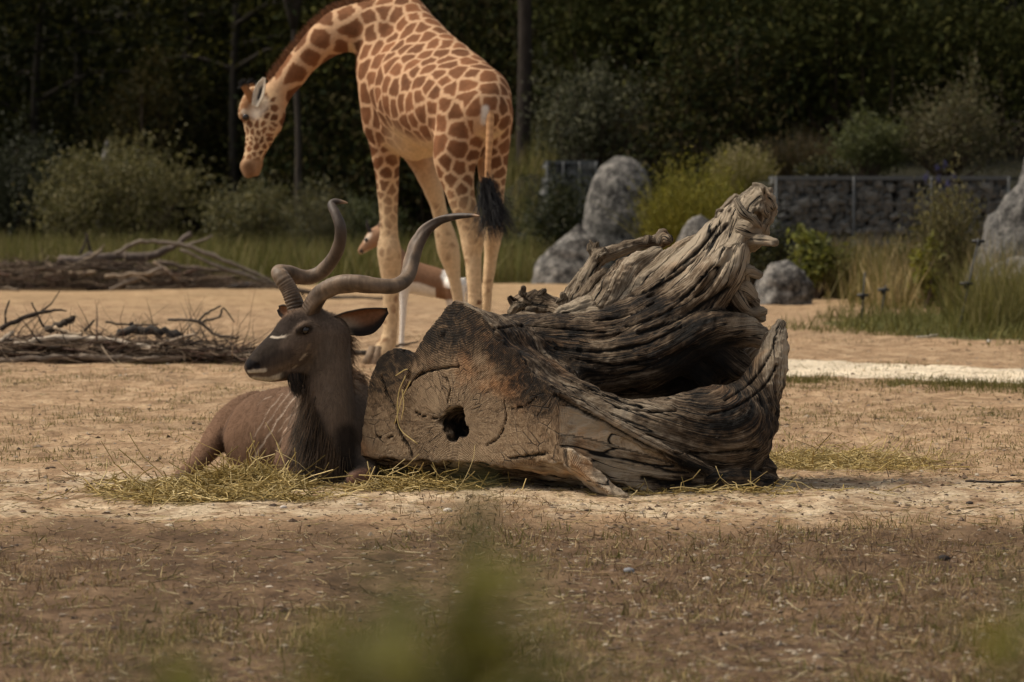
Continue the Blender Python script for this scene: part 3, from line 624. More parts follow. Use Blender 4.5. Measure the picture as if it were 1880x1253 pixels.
for pp in ([(1180, 655, 14.72, 22), (1240, 665, 14.78, 34), (1300, 672, 14.82, 38), (1345, 640, 14.84, 24)], [(1050, 672, 14.85, 10), (1120, 682, 14.83, 14), (1200, 690, 14.8, 16)], [(1240, 610, 14.83, 8), (1310, 572, 14.85, 12), (1375, 566, 14.93, 14)],
           [(1072, 845, 14.26, 10), (1100, 868, 14.26, 14), (1145, 896, 14.26, 14)], [(1195, 872, 14.3, 10), (1240, 885, 14.33, 14), (1270, 895, 14.38, 12)],
           [(1240, 590, 14.95, 4), (1300, 520, 14.92, 7), (1345, 462, 14.97, 6)], [(1180, 560, 15.0, 4), (1240, 505, 14.99, 7), (1310, 425, 15.05, 7)], 
           [(1040, 612, 14.93, 3), (1110, 620, 14.93, 5), (1190, 604, 14.94, 5), (1260, 560, 14.95, 4)]):
    s_.tube(lp(pp), .014, carve=True)
def log_face(V, N): return np.clip(((N @ nf) - .55) / .3, 0, 1) * (np.abs((V - O) @ nf) < .035)
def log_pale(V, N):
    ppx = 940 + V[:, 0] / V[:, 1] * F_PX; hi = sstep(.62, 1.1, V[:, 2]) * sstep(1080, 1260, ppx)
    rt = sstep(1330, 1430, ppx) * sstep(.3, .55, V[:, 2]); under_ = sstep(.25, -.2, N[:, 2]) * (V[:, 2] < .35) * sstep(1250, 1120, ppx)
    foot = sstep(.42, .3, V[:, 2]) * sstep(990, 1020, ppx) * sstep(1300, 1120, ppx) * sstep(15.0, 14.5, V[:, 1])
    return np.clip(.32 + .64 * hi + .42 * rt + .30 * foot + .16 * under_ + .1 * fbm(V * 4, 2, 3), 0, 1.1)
def log_blacken(V, N):  # near-black tint on the back of the hollow between the limbs
    c = W(1275, 665, 15.0); d = np.linalg.norm((V - c) * (1, .6, 1.2), axis=1); return np.clip(1 - sstep(.12, .27, d + .08 * fbm(V * 12, 3, 5)), 0, 1) * .9 * (V[:, 1] > 14.85)
# open drying cracks along the grain and across the sawn face, cut into the surface where the photograph shows them
CRACKS = [([(908, 604), (960, 598), (1040, 604), (1110, 611)], .0045), ([(1134, 546), (1192, 534), (1258, 492), (1306, 444), (1336, 412)], .007), ([(1212, 516), (1280, 462), (1322, 408)], .006), ([(1338, 530), (1300, 554), (1231, 592), (1173, 612)], .008), ([(1129, 748), (1192, 756), (1241, 754)], .004),
    ([(1330, 735), (1375, 705), (1408, 662), (1424, 622)], .004), ([(1300, 762), (1350, 747), (1400, 712), (1426, 672)], .0045), ([(1240, 832), (1320, 832), (1390, 825)], .0045), ([(1018, 726), (1090, 766), (1180, 816), (1250, 850)], .006), ([(1180, 878), (1230, 888), (1265, 884)], .010),
    ([(1240, 560), (1290, 510), (1330, 455)], .005), ([(1150, 600), (1220, 575), (1275, 530)], .004), ([(1020, 640), (1100, 645), (1180, 632), (1250, 600)], .007), ([(1060, 660), (1130, 672), (1200, 660)], .005), ([(1050, 700), (1120, 730), (1180, 748)], .004), ([(1090, 560 + 30), (1150, 580), (1200, 556)], .004),
    ([(728, 775), (735, 797), (749, 818), (756, 838)], .0065), ([(925, 735), (929, 770), (916, 803), (893, 818)], .0026), ([(936, 842), (975, 837), (1005, 833)], .0034), ([(806, 770), (782, 766), (762, 758)], .002), ([(822, 738), (826, 712), (818, 690)], .0022),
    ([(745, 715), (768, 690), (800, 679), (842, 673)], .0042), ([(700, 690), (710, 722), (724, 748)], .0035), ([(985, 730), (962, 747), (935, 750)], .002), ([(690, 800), (705, 806), (722, 801)], .002)]
me, LV, LN = wood_mesh('trunk', s_, .011, log_pale, log_face, 1, 0, log_blacken, CRACKS)
ru, rv = (LV - O) @ hx, (LV - O)[:, 2] + .0
rr = np.hypot(ru, rv); attr(me, 'ring', 'FLOAT_VECTOR', np.stack([rr * 2.0, np.arctan2(rv, ru) * .8 + 4, rr * 0], 1)); attr(me, 'rim', 'FLOAT', sstep(.2, .36, rr + .05 * fbm(LV * 9, 2, 2)) * sstep(-.05, .2, rv))
log = thing('fallen_log', 'huge weathered fallen log with sawn hollow end and twisted grey roots', 'log', W(1030, 905, 14.5) * (1, 1, 0))
obj('trunk', me, M_WOOD, log)
del s_
def pale_c(v): return lambda V, N: np.clip(v + .12 * fbm(V * 6, 2, 3), 0, 1.2)
def root_part(name, tubes, h=.0048, relief=.009, pale=.75, k=.014, seed=0, carves=()):
    allp = [q for t in tubes for q in lp(t)]; lo = np.min([p - r for p, r in allp], 0) - .06; hi = np.max([p + r for p, r in allp], 0) + .06
    s = SDF(lo, hi, h)
    for t in tubes: s.tube(lp(t), k)
    for t in carves: s.tube(lp(t), .01, carve=True)
    me, V, N = wood_mesh(name, s, relief, pale_c(pale), None, 1, seed); attr(me, 'ring', 'FLOAT_VECTOR', np.zeros((len(V), 3))); attr(me, 'rim', 'FLOAT', np.zeros(len(V)))
    return obj(name, me, M_WOOD, log)
root_part('root', [[(1345, 440, 15.15, 34), (1368, 400, 15.12, 30), (1392, 362, 15.1, 19), (1396, 350, 15.1, 12), (1388, 340, 15.1, 7)], [(1362, 405, 15.1, 18), (1385, 372, 15.05, 16), (1408, 362, 15.05, 13), (1415, 376, 15.05, 10)],
                   [(1350, 368, 15.0, 6), (1362, 390, 14.98, 8), (1382, 402, 14.98, 9), (1392, 414, 15.0, 6)], [(1412, 372, 15.08, 9), (1416, 395, 15.08, 9), (1406, 420, 15.08, 8), (1400, 440, 15.1, 7)], [(1335, 405, 15.2, 8), (1352, 375, 15.2, 8), (1376, 352, 15.2, 7), (1392, 342, 15.2, 5)],
                   [(1330, 425, 15.12, 14), (1318, 402, 15.18, 7), (1332, 380, 15.2, 6), (1350, 362, 15.2, 6)], [(1368, 425, 15.05, 20), (1388, 432, 15.05, 14), (1396, 420, 15.05, 9)]] + gnarl(1390, 378, 15.06, 11, 12, 4, 8, 61) + gnarl(1345, 395, 15.16, 5, 10, 3, 6, 62), pale=.86, relief=.012, seed=3, carves=[[(1398, 392, 14.98, 7), (1402, 410, 14.98, 7)], [(1372, 386, 14.95, 4), (1376, 370, 14.95, 3)], [(1380, 440, 14.98, 7), (1390, 448, 14.98, 6)]])
root_part('root_stub', [[(1362, 440, 15.1, 18), (1390, 441, 15.02, 11), (1412, 443, 14.95, 9.5), (1421, 445, 14.92, 8)], [(1380, 452, 15.1, 12), (1392, 446, 15.05, 9)]], .004, .004, 1.0, seed=5)
root_part('root', [[(1062, 545, 15.3, 16), (1080, 505, 15.3, 15), (1100, 475, 15.32, 14), (1150, 455, 15.35, 12), (1200, 444, 15.36, 11), (1225, 440, 15.36, 10)], [(1098, 470, 15.3, 12), (1104, 462, 15.28, 9)], [(1212, 440, 15.35, 10), (1216, 430, 15.35, 8), (1228, 440, 15.32, 9)],
                   [(1070, 560, 15.28, 17), (1090, 520, 15.26, 10), (1112, 500, 15.25, 8)], [(1040, 560, 15.3, 14), (1048, 530, 15.32, 10), (1075, 500, 15.3, 8)], [(1186, 444, 15.34, 5), (1188, 437, 15.34, 4)]] + gnarl(1060, 545, 15.28, 7, 14, 4, 8, 63) + gnarl(1095, 480, 15.3, 5, 10, 3, 7, 64), pale=.58, relief=.013, seed=7)
root_part('root', [[(1090, 590, 15.22, 34), (1120, 545, 15.2, 32), (1150, 500, 15.2, 26), (1190, 472, 15.22, 16), (1205, 462, 15.22, 10)], [(1150, 560, 15.18, 28), (1195, 510, 15.18, 22), (1230, 478, 15.2, 18), (1262, 452, 15.2, 13), (1290, 440, 15.2, 10)], [(1200, 540, 15.14, 26), (1250, 480, 15.16, 20), (1290, 445, 15.18, 14)],
                   [(1040, 585, 15.2, 26), (1085, 570, 15.2, 28), (1120, 580, 15.18, 26)]], pale=.62, relief=.016, seed=9, carves=[[(1172, 512, 15.08, 8), (1186, 492, 15.08, 10), (1196, 480, 15.1, 6)], [(1196, 530, 15.05, 6), (1215, 518, 15.05, 9)], [(1100, 565, 15.1, 5), (1112, 520, 15.12, 6)]])
root_part('knot', [[(945, 585, 15.4, 16), (958, 560, 15.4, 17), (985, 556, 15.38, 20), (1015, 565, 15.36, 20), (1035, 580, 15.3, 20)], [(975, 548, 15.36, 8), (980, 540, 15.36, 7)], [(990, 545, 15.36, 8), (997, 538, 15.36, 6)], [(940, 575, 15.38, 8), (950, 562, 15.36, 8)], [(960, 600, 15.3, 26), (1020, 605, 15.25, 26)]] + gnarl(968, 555, 15.36, 8, 12, 4, 7, 65), pale=.48, relief=.014, seed=11)
# ------------------------------------------------------------------ the lying kudu
KD = 15.05
def kp(l): return pts(l, KD)
lo = W(290, 920, KD); s_ = SDF((W(295, 800, 15.9)[0], KD - .36, -.03), (W(705, 800, 15.9)[0], KD + 1.12, W(600, 545, KD)[2]), .0056)
TRUNK = kp([(628, 792, .14, 78), (590, 802, .26, 92), (542, 806, .38, 96), (502, 808, .47, 90), (486, 800, .62, 70)]); s_.tube(TRUNK, .05)
s_.tube(kp([(632, 715, .24, 40), (600, 745, .38, 42), (556, 762, .55, 42), (510, 768, .72, 42)]), .06)                       # withers and back
s_.tube(kp([(510, 766, .80, 42), (465, 766, .76, 45), (432, 780, .68, 38), (406, 800, .58, 28), (384, 824, .46, 21), (366, 845, .34, 17), (350, 862, .22, 14.5), (334, 875, .12, 13)]), .014)   # thigh, shank
s_.tube(kp([(334, 875, .12, 13), (324, 882, .08, 12), (314, 889, .05, 9)]), .012)
s_.tube(kp([(640, 735, .17, 42), (650, 785, .10, 44), (640, 835, .04, 44)]), .04)                                           # near shoulder
s_.tube(kp([(602, 618, .0, 40), (602, 655, .0, 42), (602, 700, .0, 45), (604, 750, .0, 50), (606, 800, .02, 57), (610, 845, .02, 52)]), .04)   # neck
s_.tube(kp([(655, 835, .04, 34), (672, 860, -.06, 25), (668, 872, -.15, 20), (650, 880, -.22, 14)]), .02)                    # folded fore legs
s_.tube(kp([(562, 800, .12, 40), (538, 834, .02, 23), (520, 848, -.04, 17), (528, 866, -.06, 13), (550, 880, -.06, 12)]), .02)
s_.tube(kp([(600, 870, -.02, 30), (560, 878, -.05, 18)]), .03)
# head, three-quarter to the left
HEAD = [(598, 616, .02, 40), (566, 620, -.03, 45), (534, 638, -.08, 39.5), (506, 655, -.12, 31), (483, 670, -.15, 23.5), (469, 678, -.165, 17)]
hax = norm(W(469, 678, KD - .165) - W(598, 616, KD)); side = norm(np.cross(hax, (0, 0, 1.0)))
side = side if side[1] < 0 else -side                       # towards the viewer: the animal's left
up = norm(np.cross(side, hax)); up = up if up[2] > 0 else -up
s_.tube(kp(HEAD), .03, flat=(side, .76))
s_.tube(kp([(572, 588, .0, 26), (545, 592, -.04, 25), (525, 603, -.065, 17)]), .03)                                         # brow
s_.tube(kp([(520, 610, -.075, 15), (496, 633, -.115, 14), (474, 655, -.155, 13), (463, 666, -.17, 11)]), .02)               # nose bridge
s_.tube(kp([(470, 671, -.172, 16), (462, 673, -.178, 13.5)]), .012)
s_.tube(kp([(566, 668, -.02, 20), (530, 682, -.08, 15), (500, 688, -.125, 12.5), (478, 690, -.155, 9), (466, 688, -.168, 6.5)]), .014)  # lower jaw
eye_c = W(543, 606, KD - .055) + side * .072
s_.tube([(eye_c + up * .016 - hax * .01, .020), (eye_c + up * .014 + hax * .02, .018)], .014)                               # brow ridge over the eye
s_.tube([(eye_c + side * .012, .016)], .012, carve=True)
for sg in (1, -1):
    nc = W(464, 672, KD - .178) + side * sg * .020
    s_.tube([(nc + hax * .012 + side * sg * .014, .0085), (nc - hax * .01 + side * sg * .012, .006)], .006, carve=True)
s_.tube(kp([(458, 688, -.19, 2.2), (480, 689, -.19, 2.4), (503, 680, -.185, 2.2)]), .004, carve=True)
V, Q = s_.mesh(2); del s_
K = Skin(V, Q); N = K.N; kx0 = 940 + V[:, 0] / V[:, 1] * F_PX; flank = sstep(430, 470, kx0) * sstep(575, 545, kx0) * (V[:, 2] > .08) * (V[:, 2] < .36)
V = V + N * (.0022 * fbm(V * 22, 3, 4) + .0060 * fbm(V * 6.5, 2, 14) + .0030 * flank * np.sin((V @ norm((.75, -.55, .2))) * 2 * np.pi / .055 + 1.5 * fbm(V * 5, 2, 3)))[:, None]
kpx = 940 + V[:, 0] / V[:, 1] * F_PX
# coat colours and painted crease shade
tz = V[:, 2]; c = np.tile(np.array((.142, .084, .053)), (len(V), 1))
nk = sstep(500, 600, kpx) * (V[:, 1] < KD + .35); c = mixc(c, (.155, .115, .086), nk)                     # greyer neck and chest
c = mixc(c, (.17, .098, .06), sstep(470, 380, kpx) * .8)                                                  # rufous hind leg
cen = np.array([p for p, r in kp(HEAD)]); hd = np.min(np.linalg.norm(V[:, None] - cen[None], axis=2) / np.array([.118, .118, .105, .09, .075, .065])[None], axis=1)
hw = 1 - sstep(.9, 1.15, hd); c = mixc(c, (.135, .098, .073), hw)
def paint(p, wd, col, a=1.0, soft=.5, wob=.004):
    global c; c = mixc(c, col, K.stroke(p, wd, soft, wob) * a)
paint([(524, 596), (500, 622), (476, 645), (458, 660)], .042, (.028, .021, .017), .97); paint([(500, 640), (485, 655), (475, 664)], .03, (.04, .03, .023), .8)                    # dark nose bridge
paint([(545, 585), (520, 600)], .035, (.05, .036, .029), .8)
paint([(528, 652), (505, 660), (490, 664)], .028, (.045, .034, .028), .7)
paint([(600, 640), (585, 665), (560, 680)], .04, (.115, .088, .066), .7)
paint([(498, 618), (510, 620), (524, 618)], .0052, (.52, .44, .35), .95, .5, .001); paint([(524, 618), (534, 614)], .003, (.22, .17, .13), .7, .5, .001)   # white chevron
paint([(560, 653), (552, 661)], .0055, (.42, .34, .25), .8); paint([(543, 672), (538, 676)], .0055, (.42, .34, .25), .7); paint([(568, 632), (564, 642)], .005, (.3, .2, .12), .6)
paint([(458, 683), (470, 682), (486, 680)], .0085, (.56, .50, .42), .95, .4, .001); paint([(460, 695), (480, 697), (500, 695), (515, 690)], .012, (.5, .43, .34), .9)
paint([(456, 664), (457, 674)], .013, (.012, .011, .012), 1.0, .4, 0); paint([(463, 668), (472, 672)], .014, (.014, .012, .012), 1.0, .4, 0)
paint([(548, 609), (568, 604)], .016, (.03, .023, .018), .9)
paint([(520, 690), (545, 690), (560, 692)], .016, (.03, .022, .018), .8)
paint([(640, 640), (645, 700), (640, 760)], .012, (.15, .118, .092), .6); paint([(575, 770), (590, 810), (602, 860)], .04, (.032, .025, .021), .8); paint([(556, 705), (560, 740), (566, 770)], .014, (.2, .12, .065), .7); paint([(635, 800), (640, 850), (655, 860)], .05, (.022, .018, .016), .85)
for st, wd, a in ([(520, 722), (500, 748), (483, 776), (470, 800)], .0032, .45), ([(533, 722), (508, 755), (488, 785)], .003, .4), ([(545, 728), (518, 762), (500, 790), (476, 826), (466, 842)], .0038, .75), ([(552, 740), (530, 768), (512, 792)], .003, .4), ([(556, 748), (535, 772), (520, 800), (508, 830)], .0032, .6), ([(560, 760), (548, 780), (542, 800)], .003, .4), ([(498, 727), (486, 734), (474, 742)], .003, .5):
    paint(st, wd, (.46, .37, .29), a, .6, .0012)
paint([(425, 760), (412, 790), (404, 822), (412, 850)], .022, (.05, .032, .024), .5); paint([(648, 882), (672, 874)], .034, (.2, .11, .078), .95); paint([(514, 846), (520, 858)], .028, (.165, .095, .068), .8); paint([(690, 866), (688, 880)], .014, (.02, .016, .014), .9)  # first stroke paints shade into the crease between thigh and belly
paint([(338, 872), (326, 880)], .022, (.25, .185, .125), .7)
c = c * (1 + .12 * fbm(V * 9, 3, 6))[:, None]
def coat_material(name, streak, var=.22):
    return mat_tint(name, .8, .08, var, 55, bmp=.35, bdist=.006, streak=streak)
M_KUDU = coat_material('kudu_coat', (1.6, 1.6, .35))
kudu = thing('kudu', 'dark brown spiral-horned antelope lying on hay beside the big log', 'antelope', W(560, 890, KD) * (1, 1, 0) + np.array((0, .1, 0)))
me = mesh_np('body', V, Q); attr(me, 'tint', 'FLOAT_COLOR', c); obj('body', me, M_KUDU, kudu)

# short coat: single flat hairs lying along the body
def fur(parent, V, Q, N, c, n, length, width, flow, lift, seed, mask=None):
    r = np.random.default_rng(seed); f = Q[r.integers(len(Q), size=n)]; w = r.random((n, 4)); w /= w.sum(1, keepdims=True); P = (V[f] * w[..., None]).sum(1); Nn = norm(N[f[:, 0]]); C = c[f[:, 0]]
    D = flow(P); D = norm(D - Nn * (D * Nn).sum(1)[:, None] + r.normal(size=(n, 3)) * .18) + Nn * lift * r.uniform(.4, 1.4, (n, 1)); D = norm(D); S = norm(np.cross(D, Nn)) * width * .5; L = length * r.uniform(.5, 1.3, (n, 1))
    T3 = np.stack([P - S - Nn * .001, P + S - Nn * .001, P + D * L], 1).reshape(-1, 3); b = Buf(); b.add(T3, f3=np.arange(n * 3).reshape(-1, 3), col=np.repeat(C * r.uniform(.68, 1.42, (n, 1)), 3, 0)); o = obj('fur', b.mesh('fur', False), M_FUR, parent); o['kind'] = 'stuff'; return o
M_FUR = mat_tint('short_fur', .8, .08, .15, 20, trans=.1)
def kflow(P):
    d = np.tile(np.array((-.25, .5, -.8)), (len(P), 1)); hp_ = np.linalg.norm(P - cen.mean(0), axis=1); k = 1 - sstep(.10, .2, hp_); return d * (1 - k[:, None]) - hax * k[:, None]
fsk = (V[Q[:, 0], 1] < KD + .95) & ~((kpx[Q[:, 0]] < 530) & (np.linalg.norm(V[Q[:, 0]] - cen[4], axis=1) < .13))
fur(kudu, V, Q[fsk], N, c, 130000, .015, .0014, kflow, .2, 41)

# horns: keeled spirals with rings towards the base
def horn(path, d0, keel0, twist, rings):
    P = catmull([[*W(a, b, d0 + z), px2m(r * .92, d0)] for a, b, z, r in path], 22); C, R = P[:, :3], P[:, 3]; n = len(C); sides = 20
    T = norm(np.gradient(C, axis=0)); A = [norm(np.cross(T[0], (0, 1.0, .1)))]
    for i in range(1, n): a = A[-1] - T[i] * (A[-1] @ T[i]); A.append(norm(a))
    A = np.array(A); B = np.cross(T, A); s = np.concatenate([[0], np.cumsum(np.linalg.norm(np.diff(C, axis=0), axis=1))]); L = s[-1]
    th = np.linspace(0, 2 * np.pi, sides, endpoint=False); ph = keel0 + twist * s / L
    rel = th[None] - ph[:, None]; keel = np.exp(-(np.angle(np.exp(1j * rel)) / .30) ** 2) * .34 * (1 - sstep(.75, 1, s / L))[:, None]
    groove = -.10 * np.exp(-(np.angle(np.exp(1j * (rel - .75))) / .22) ** 2)
    rg = rings * np.sin(s / .0125 * 2 * np.pi * (1 + .05 * np.sin(s * 50)))[:, None] * np.clip(1 - s / (L * .42), 0, 1)[:, None] * (1 - np.exp(-(np.angle(np.exp(1j * rel)) / .5) ** 2))
    nz = .05 * fbm(np.stack([np.repeat(s, sides) * 26, np.tile(np.cos(th), n) * 1.6, np.tile(np.sin(th), n) * 1.6], 1), 3, 3).reshape(n, sides)
    rad = R[:, None] * (.93 + keel + groove + rg + nz)
    V = C[:, None] + rad[..., None] * (np.cos(th)[None, :, None] * A[:, None] + np.sin(th)[None, :, None] * B[:, None])
    base = mixc(np.tile(np.array((.08, .053, .034)), (n, 1)), (.15, .104, .068), sstep(.05, .25, s / L) * (1 - sstep(.5, .8, s / L)))
    base = mixc(base, (.055, .041, .032), sstep(.62, .85, s / L)); base = mixc(base, (.32, .2, .12), sstep(.955, .995, s / L))
    col = np.repeat(base, sides, 0) * (1 + 2.2 * keel.reshape(-1, 1) + 3.5 * rg.reshape(-1, 1) + 8 * nz.reshape(-1, 1))
    bf = Buf(); i = np.arange(n - 1)[:, None] * sides; j = np.arange(sides)[None]; j2 = (j + 1) % sides
    VV = np.vstack([V.reshape(-1, 3), C[-1] + T[-1] * R[-1] * .8]); q = np.stack([i + j, i + j2, i + sides + j2, i + sides + j], -1).reshape(-1, 4)
    jj = np.arange(sides); f3 = np.stack([(n - 1) * sides + jj, (n - 1) * sides + (jj + 1) % sides, np.full(sides, n * sides)], -1)
    bf.add(VV, f3, q, np.clip(np.vstack([col, col[-1:]]), .01, .9)); return bf.mesh('horn')
M_HORN = mat_tint('horn_keratin', .55, .3, .5, 26, bmp=.6, bdist=.006, streak=(1, 1, .5))
obj('horn', horn([(568, 588, -.02, 22), (572, 566, -.035, 21), (588, 540, -.07, 19), (618, 522, -.12, 17.5), (655, 519, -.15, 17), (692, 525, -.15, 16.5), (725, 525, -.11, 16), (747, 510, -.05, 15.5), (757, 482, .0, 15), (766, 452, .03, 14), (782, 425, .05, 12), (806, 406, .04, 9.5), (835, 398, .0, 7.5), (862, 396, -.05, 5), (880, 397, -.08, 2)], KD, 1.2, 5.2, .035), M_HORN, kudu)
obj('horn', horn([(545, 588, -.02, 18), (541, 562, -.01, 18), (531, 533, .0, 18), (517, 510, .01, 17.5), (512, 500, .05, 16), (530, 500, .10, 15), (560, 508, .14, 14.5), (588, 500, .14, 15), (612, 474, .10, 14.5), (624, 445, .06, 13.5), (625, 418, .04, 12.5), (617, 395, .06, 11), (609, 378, .09, 9.5), (614, 371, .10, 7.5), (626, 371, .10, 5), (638, 373, .10, 1.6)], KD, 3.4, 5.0, .05), M_HORN, kudu)
# ears: cupped shells
def ear_shell(name, base, tip, top_w, bot_w, cup, away, n=34, m=13, thick=.005):
    base, tip = np.asarray(base), np.asarray(tip); ax = tip - base; L = np.linalg.norm(ax); axn = ax / L; away = norm(away - axn * (away @ axn)); sd_ = norm(np.cross(away, axn)); sd_ = sd_ if sd_[2] > 0 else -sd_
    u = np.linspace(0, 1, n); v = np.linspace(-1, 1, m); ker = np.ones(5) / 5; sm = lambda w_: np.convolve(np.pad(np.interp(u, *zip(*w_)), 2, mode='edge'), ker, 'valid'); tw = sm(top_w); bw = sm(bot_w)
    U, Vv = np.meshgrid(u, v, indexing='ij'); w = np.where(Vv > 0, tw[:, None] * Vv, bw[:, None] * Vv)
    env = np.minimum(1, tw + bw)[:, None] * cup
    P = base + ax * U[..., None] + sd_ * w[..., None] + away * ((1 - Vv ** 2) * env)[..., None]
    idx = np.arange(n * m).reshape(n, m); q = np.stack([idx[:-1, :-1], idx[1:, :-1], idx[1:, 1:], idx[:-1, 1:]], -1).reshape(-1, 4)
    return P.reshape(-1, 3), q, U.ravel(), Vv.ravel()
def ear_obj(name, parent, mat, args, colf, thick=.005):
    P, q, U, Vv = ear_shell(name, *args); me = mesh_np(name, P, q); attr(me, 'tint', 'FLOAT_COLOR', colf(P, U, Vv)); o = obj(name, me, mat, parent)
    md = o.modifiers.new('thickness', 'SOLIDIFY'); md.thickness = thick; md.offset = 0; return o
M_EAR = mat_tint('ear_skin', .75, .2, .2, 70, trans=.22)
def kear(P, U, Vv):
    c = np.tile(np.array((.30, .145, .075)), (len(P), 1)); c = mixc(c, (.48, .39, .29), (1 - sstep(.2, .55, U + .25 * Vv)) * .9)
    c = mixc(c, (.022, .017, .015), sstep(-.35, -.75, Vv) * sstep(.2, .4, U)); c = mixc(c, (.09, .068, .052), sstep(.7, .95, Vv)); return mixc(c, (.03, .024, .02), sstep(.93, 1, U))
S = 15 / F_PX
ear_obj('ear', kudu, M_EAR, (W(604, 598, KD - .03), W(712, 570, KD + .02), [(0, 13 * S), (.3, 17 * S), (.6, 15 * S), (.85, 9 * S), (1, 3 * S)], [(0, 14 * S), (.25, 24 * S), (.5, 36 * S), (.7, 36 * S), (.88, 22 * S), (1, 3 * S)], .35, np.array((.1, 1.0, .25))), kear)
ear_obj('ear', kudu, M_EAR, (W(548, 590, KD + .07), W(510, 566, KD + .14), [(0, 8 * S), (.3, 12 * S), (.6, 14 * S), (.8, 12.5 * S), (.92, 9 * S), (1, 3 * S)], [(0, 8 * S), (.3, 11 * S), (.6, 12 * S), (.8, 11 * S), (.92, 8 * S), (1, 3 * S)], .4, np.array((.2, 1.0, .1))), kear)
# eye with lids
M_EYE = mat_simple('dark_eye', (.012, .008, .006), .08, .6, .1)
def ball(name, c, r, mat, parent, squash=(1, 1, 1), nseg=16):
    b = Buf(); u = np.linspace(-np.pi / 2, np.pi / 2, 10); P = np.stack([0 * u, 0 * u, np.sin(u) * r * squash[2]], 1) + c; b.tube(P, np.maximum(np.cos(u), .02) * r, nseg); return obj(name, b.mesh(name), mat, parent)
ball('eye', eye_c + side * .0075, .0165, M_EYE, kudu)
bl = Buf(); aa = np.linspace(-1, 1, 12)
for sg, hh in ((1, .0065), (-1, .0055)):
    bl.tube(np.array([eye_c + hax * a * .022 + up * sg * hh * 1.35 * (1 - a * a) + side * (.0135 - .009 * a * a) for a in aa]), .0032, 6, (.035, .026, .02) if sg > 0 else (.05, .037, .028))
obj('eyelid', bl.mesh('eyelid'), M_KUDU, kudu)
# long hair: throat fringe, beard, neck mane
M_HAIR = mat_tint('long_hair', .6, .35, .3, 25, trans=.15)
def hair(name, parent, roots, dirs, length, width, cols, seed, bend=.2, droop=.25, seg=5, jit=.012, mat=None):
    r = np.random.default_rng(seed); V, Q, m = batch_strands(roots, dirs, length, width, bend, seg, 3, droop, seed, True, jit)
    C = np.array(cols)[r.integers(len(cols), size=len(roots))] * (.7 + .6 * r.random((len(roots), 1))); b = Buf(); b.add(V, f4=Q, col=np.repeat(C, m, 0)); return obj(name, b.mesh(name), mat or M_HAIR, parent)
def surf_roots(skin, path, n, spread, seed):
    r = np.random.default_rng(seed); P = catmull(path, 12) if len(path) > 2 else np.linspace(path[0], path[1], 12); out, nn = [], []
    while len(out) < n:
        p = P[r.integers(len(P))] + r.normal(size=2) * spread; h = skin.hit(*p)
        if h is None: continue
        out.append(h); nn.append(skin.near(h)[1])
    return np.array(out), np.array(nn)
FR = [(.022, .017, .014), (.035, .025, .018), (.075, .048, .03), (.17, .105, .06), (.11, .07, .04)]
R, NN = surf_roots(K, [(558, 745), (563, 775), (573, 805), (588, 832), (606, 855)], 1300, (9, 13), 5)
hair('throat_fringe', kudu, R, NN * .35 + np.array((-.05, -.25, -1.0)), np.random.default_rng(1).uniform(.07, .19, len(R)), .0016, FR, 6, .12, .05)
R, NN = surf_roots(K, [(556, 705), (560, 745), (572, 790), (600, 830), (620, 850)], 650, (7, 14), 7)
hair('brown_fringe', kudu, R, NN * .25 + np.array((-.15, -.3, -1.0)), np.random.default_rng(2).uniform(.06, .17, len(R)), .0013, [(.16, .10, .055), (.10, .062, .036), (.2, .13, .075)], 8, .15, .05)  # light-brown strands mixed into the dark throat fringe
R, NN = surf_roots(K, [(534, 690), (545, 692), (554, 694)], 480, (4, 3), 9)
hair('beard', kudu, R, NN * .2 + np.array((.12, -.05, -1.0)), np.random.default_rng(3).uniform(.045, .085, len(R)), .0015, [(.02, .016, .013), (.035, .026, .02), (.09, .06, .04)], 10, .08, .05)
r = np.random.default_rng(12); ridge = catmull([W(632, 612, KD + .09), W(642, 640, KD + .11), W(648, 668, KD + .14), W(652, 692, KD + .18)], 10)
R = np.array([K.near(ridge[r.integers(len(ridge))] + r.normal(size=3) * .014)[0] for _ in range(620)])
hair('mane', kudu, R, np.array((.75, .05, .35)) + r.normal(size=(620, 3)) * .35, r.uniform(.03, .085, 620), .0012, [(.22, .12, .06), (.3, .17, .09), (.14, .08, .045), (.06, .04, .028)], 13, .45, .75)
R = np.array([K.near(W(*q, KD + .05) + r.normal(size=3) * (.008, .008, .03))[0] for q in [(638, 660), (641, 690), (640, 630)] for _ in range(110)])
hair('mane', kudu, R, np.array((.25, -.25, -.9)) + r.normal(size=(330, 3)) * .22, r.uniform(.04, .085, 330), .0012, [(.26, .15, .08), (.2, .12, .065), (.05, .035, .026), (.32, .2, .11)], 14, .35, .2)
M_HOOF = mat_simple('hoof_keratin', (.03, .027, .027), .5, .4, .3)
for dx in (0, .018):
    b = Buf(); p0 = W(318, 886, KD + .06) + np.array((dx, -dx * .8, 0)); dv = norm(np.array((-1, -.35, -.45))); b.tube([p0 - dv * .012, p0 + dv * .012, p0 + dv * .032, p0 + dv * .05], [.013, .015, .012, .004], 10); obj('hoof', b.mesh('hoof'), M_HOOF, kudu)
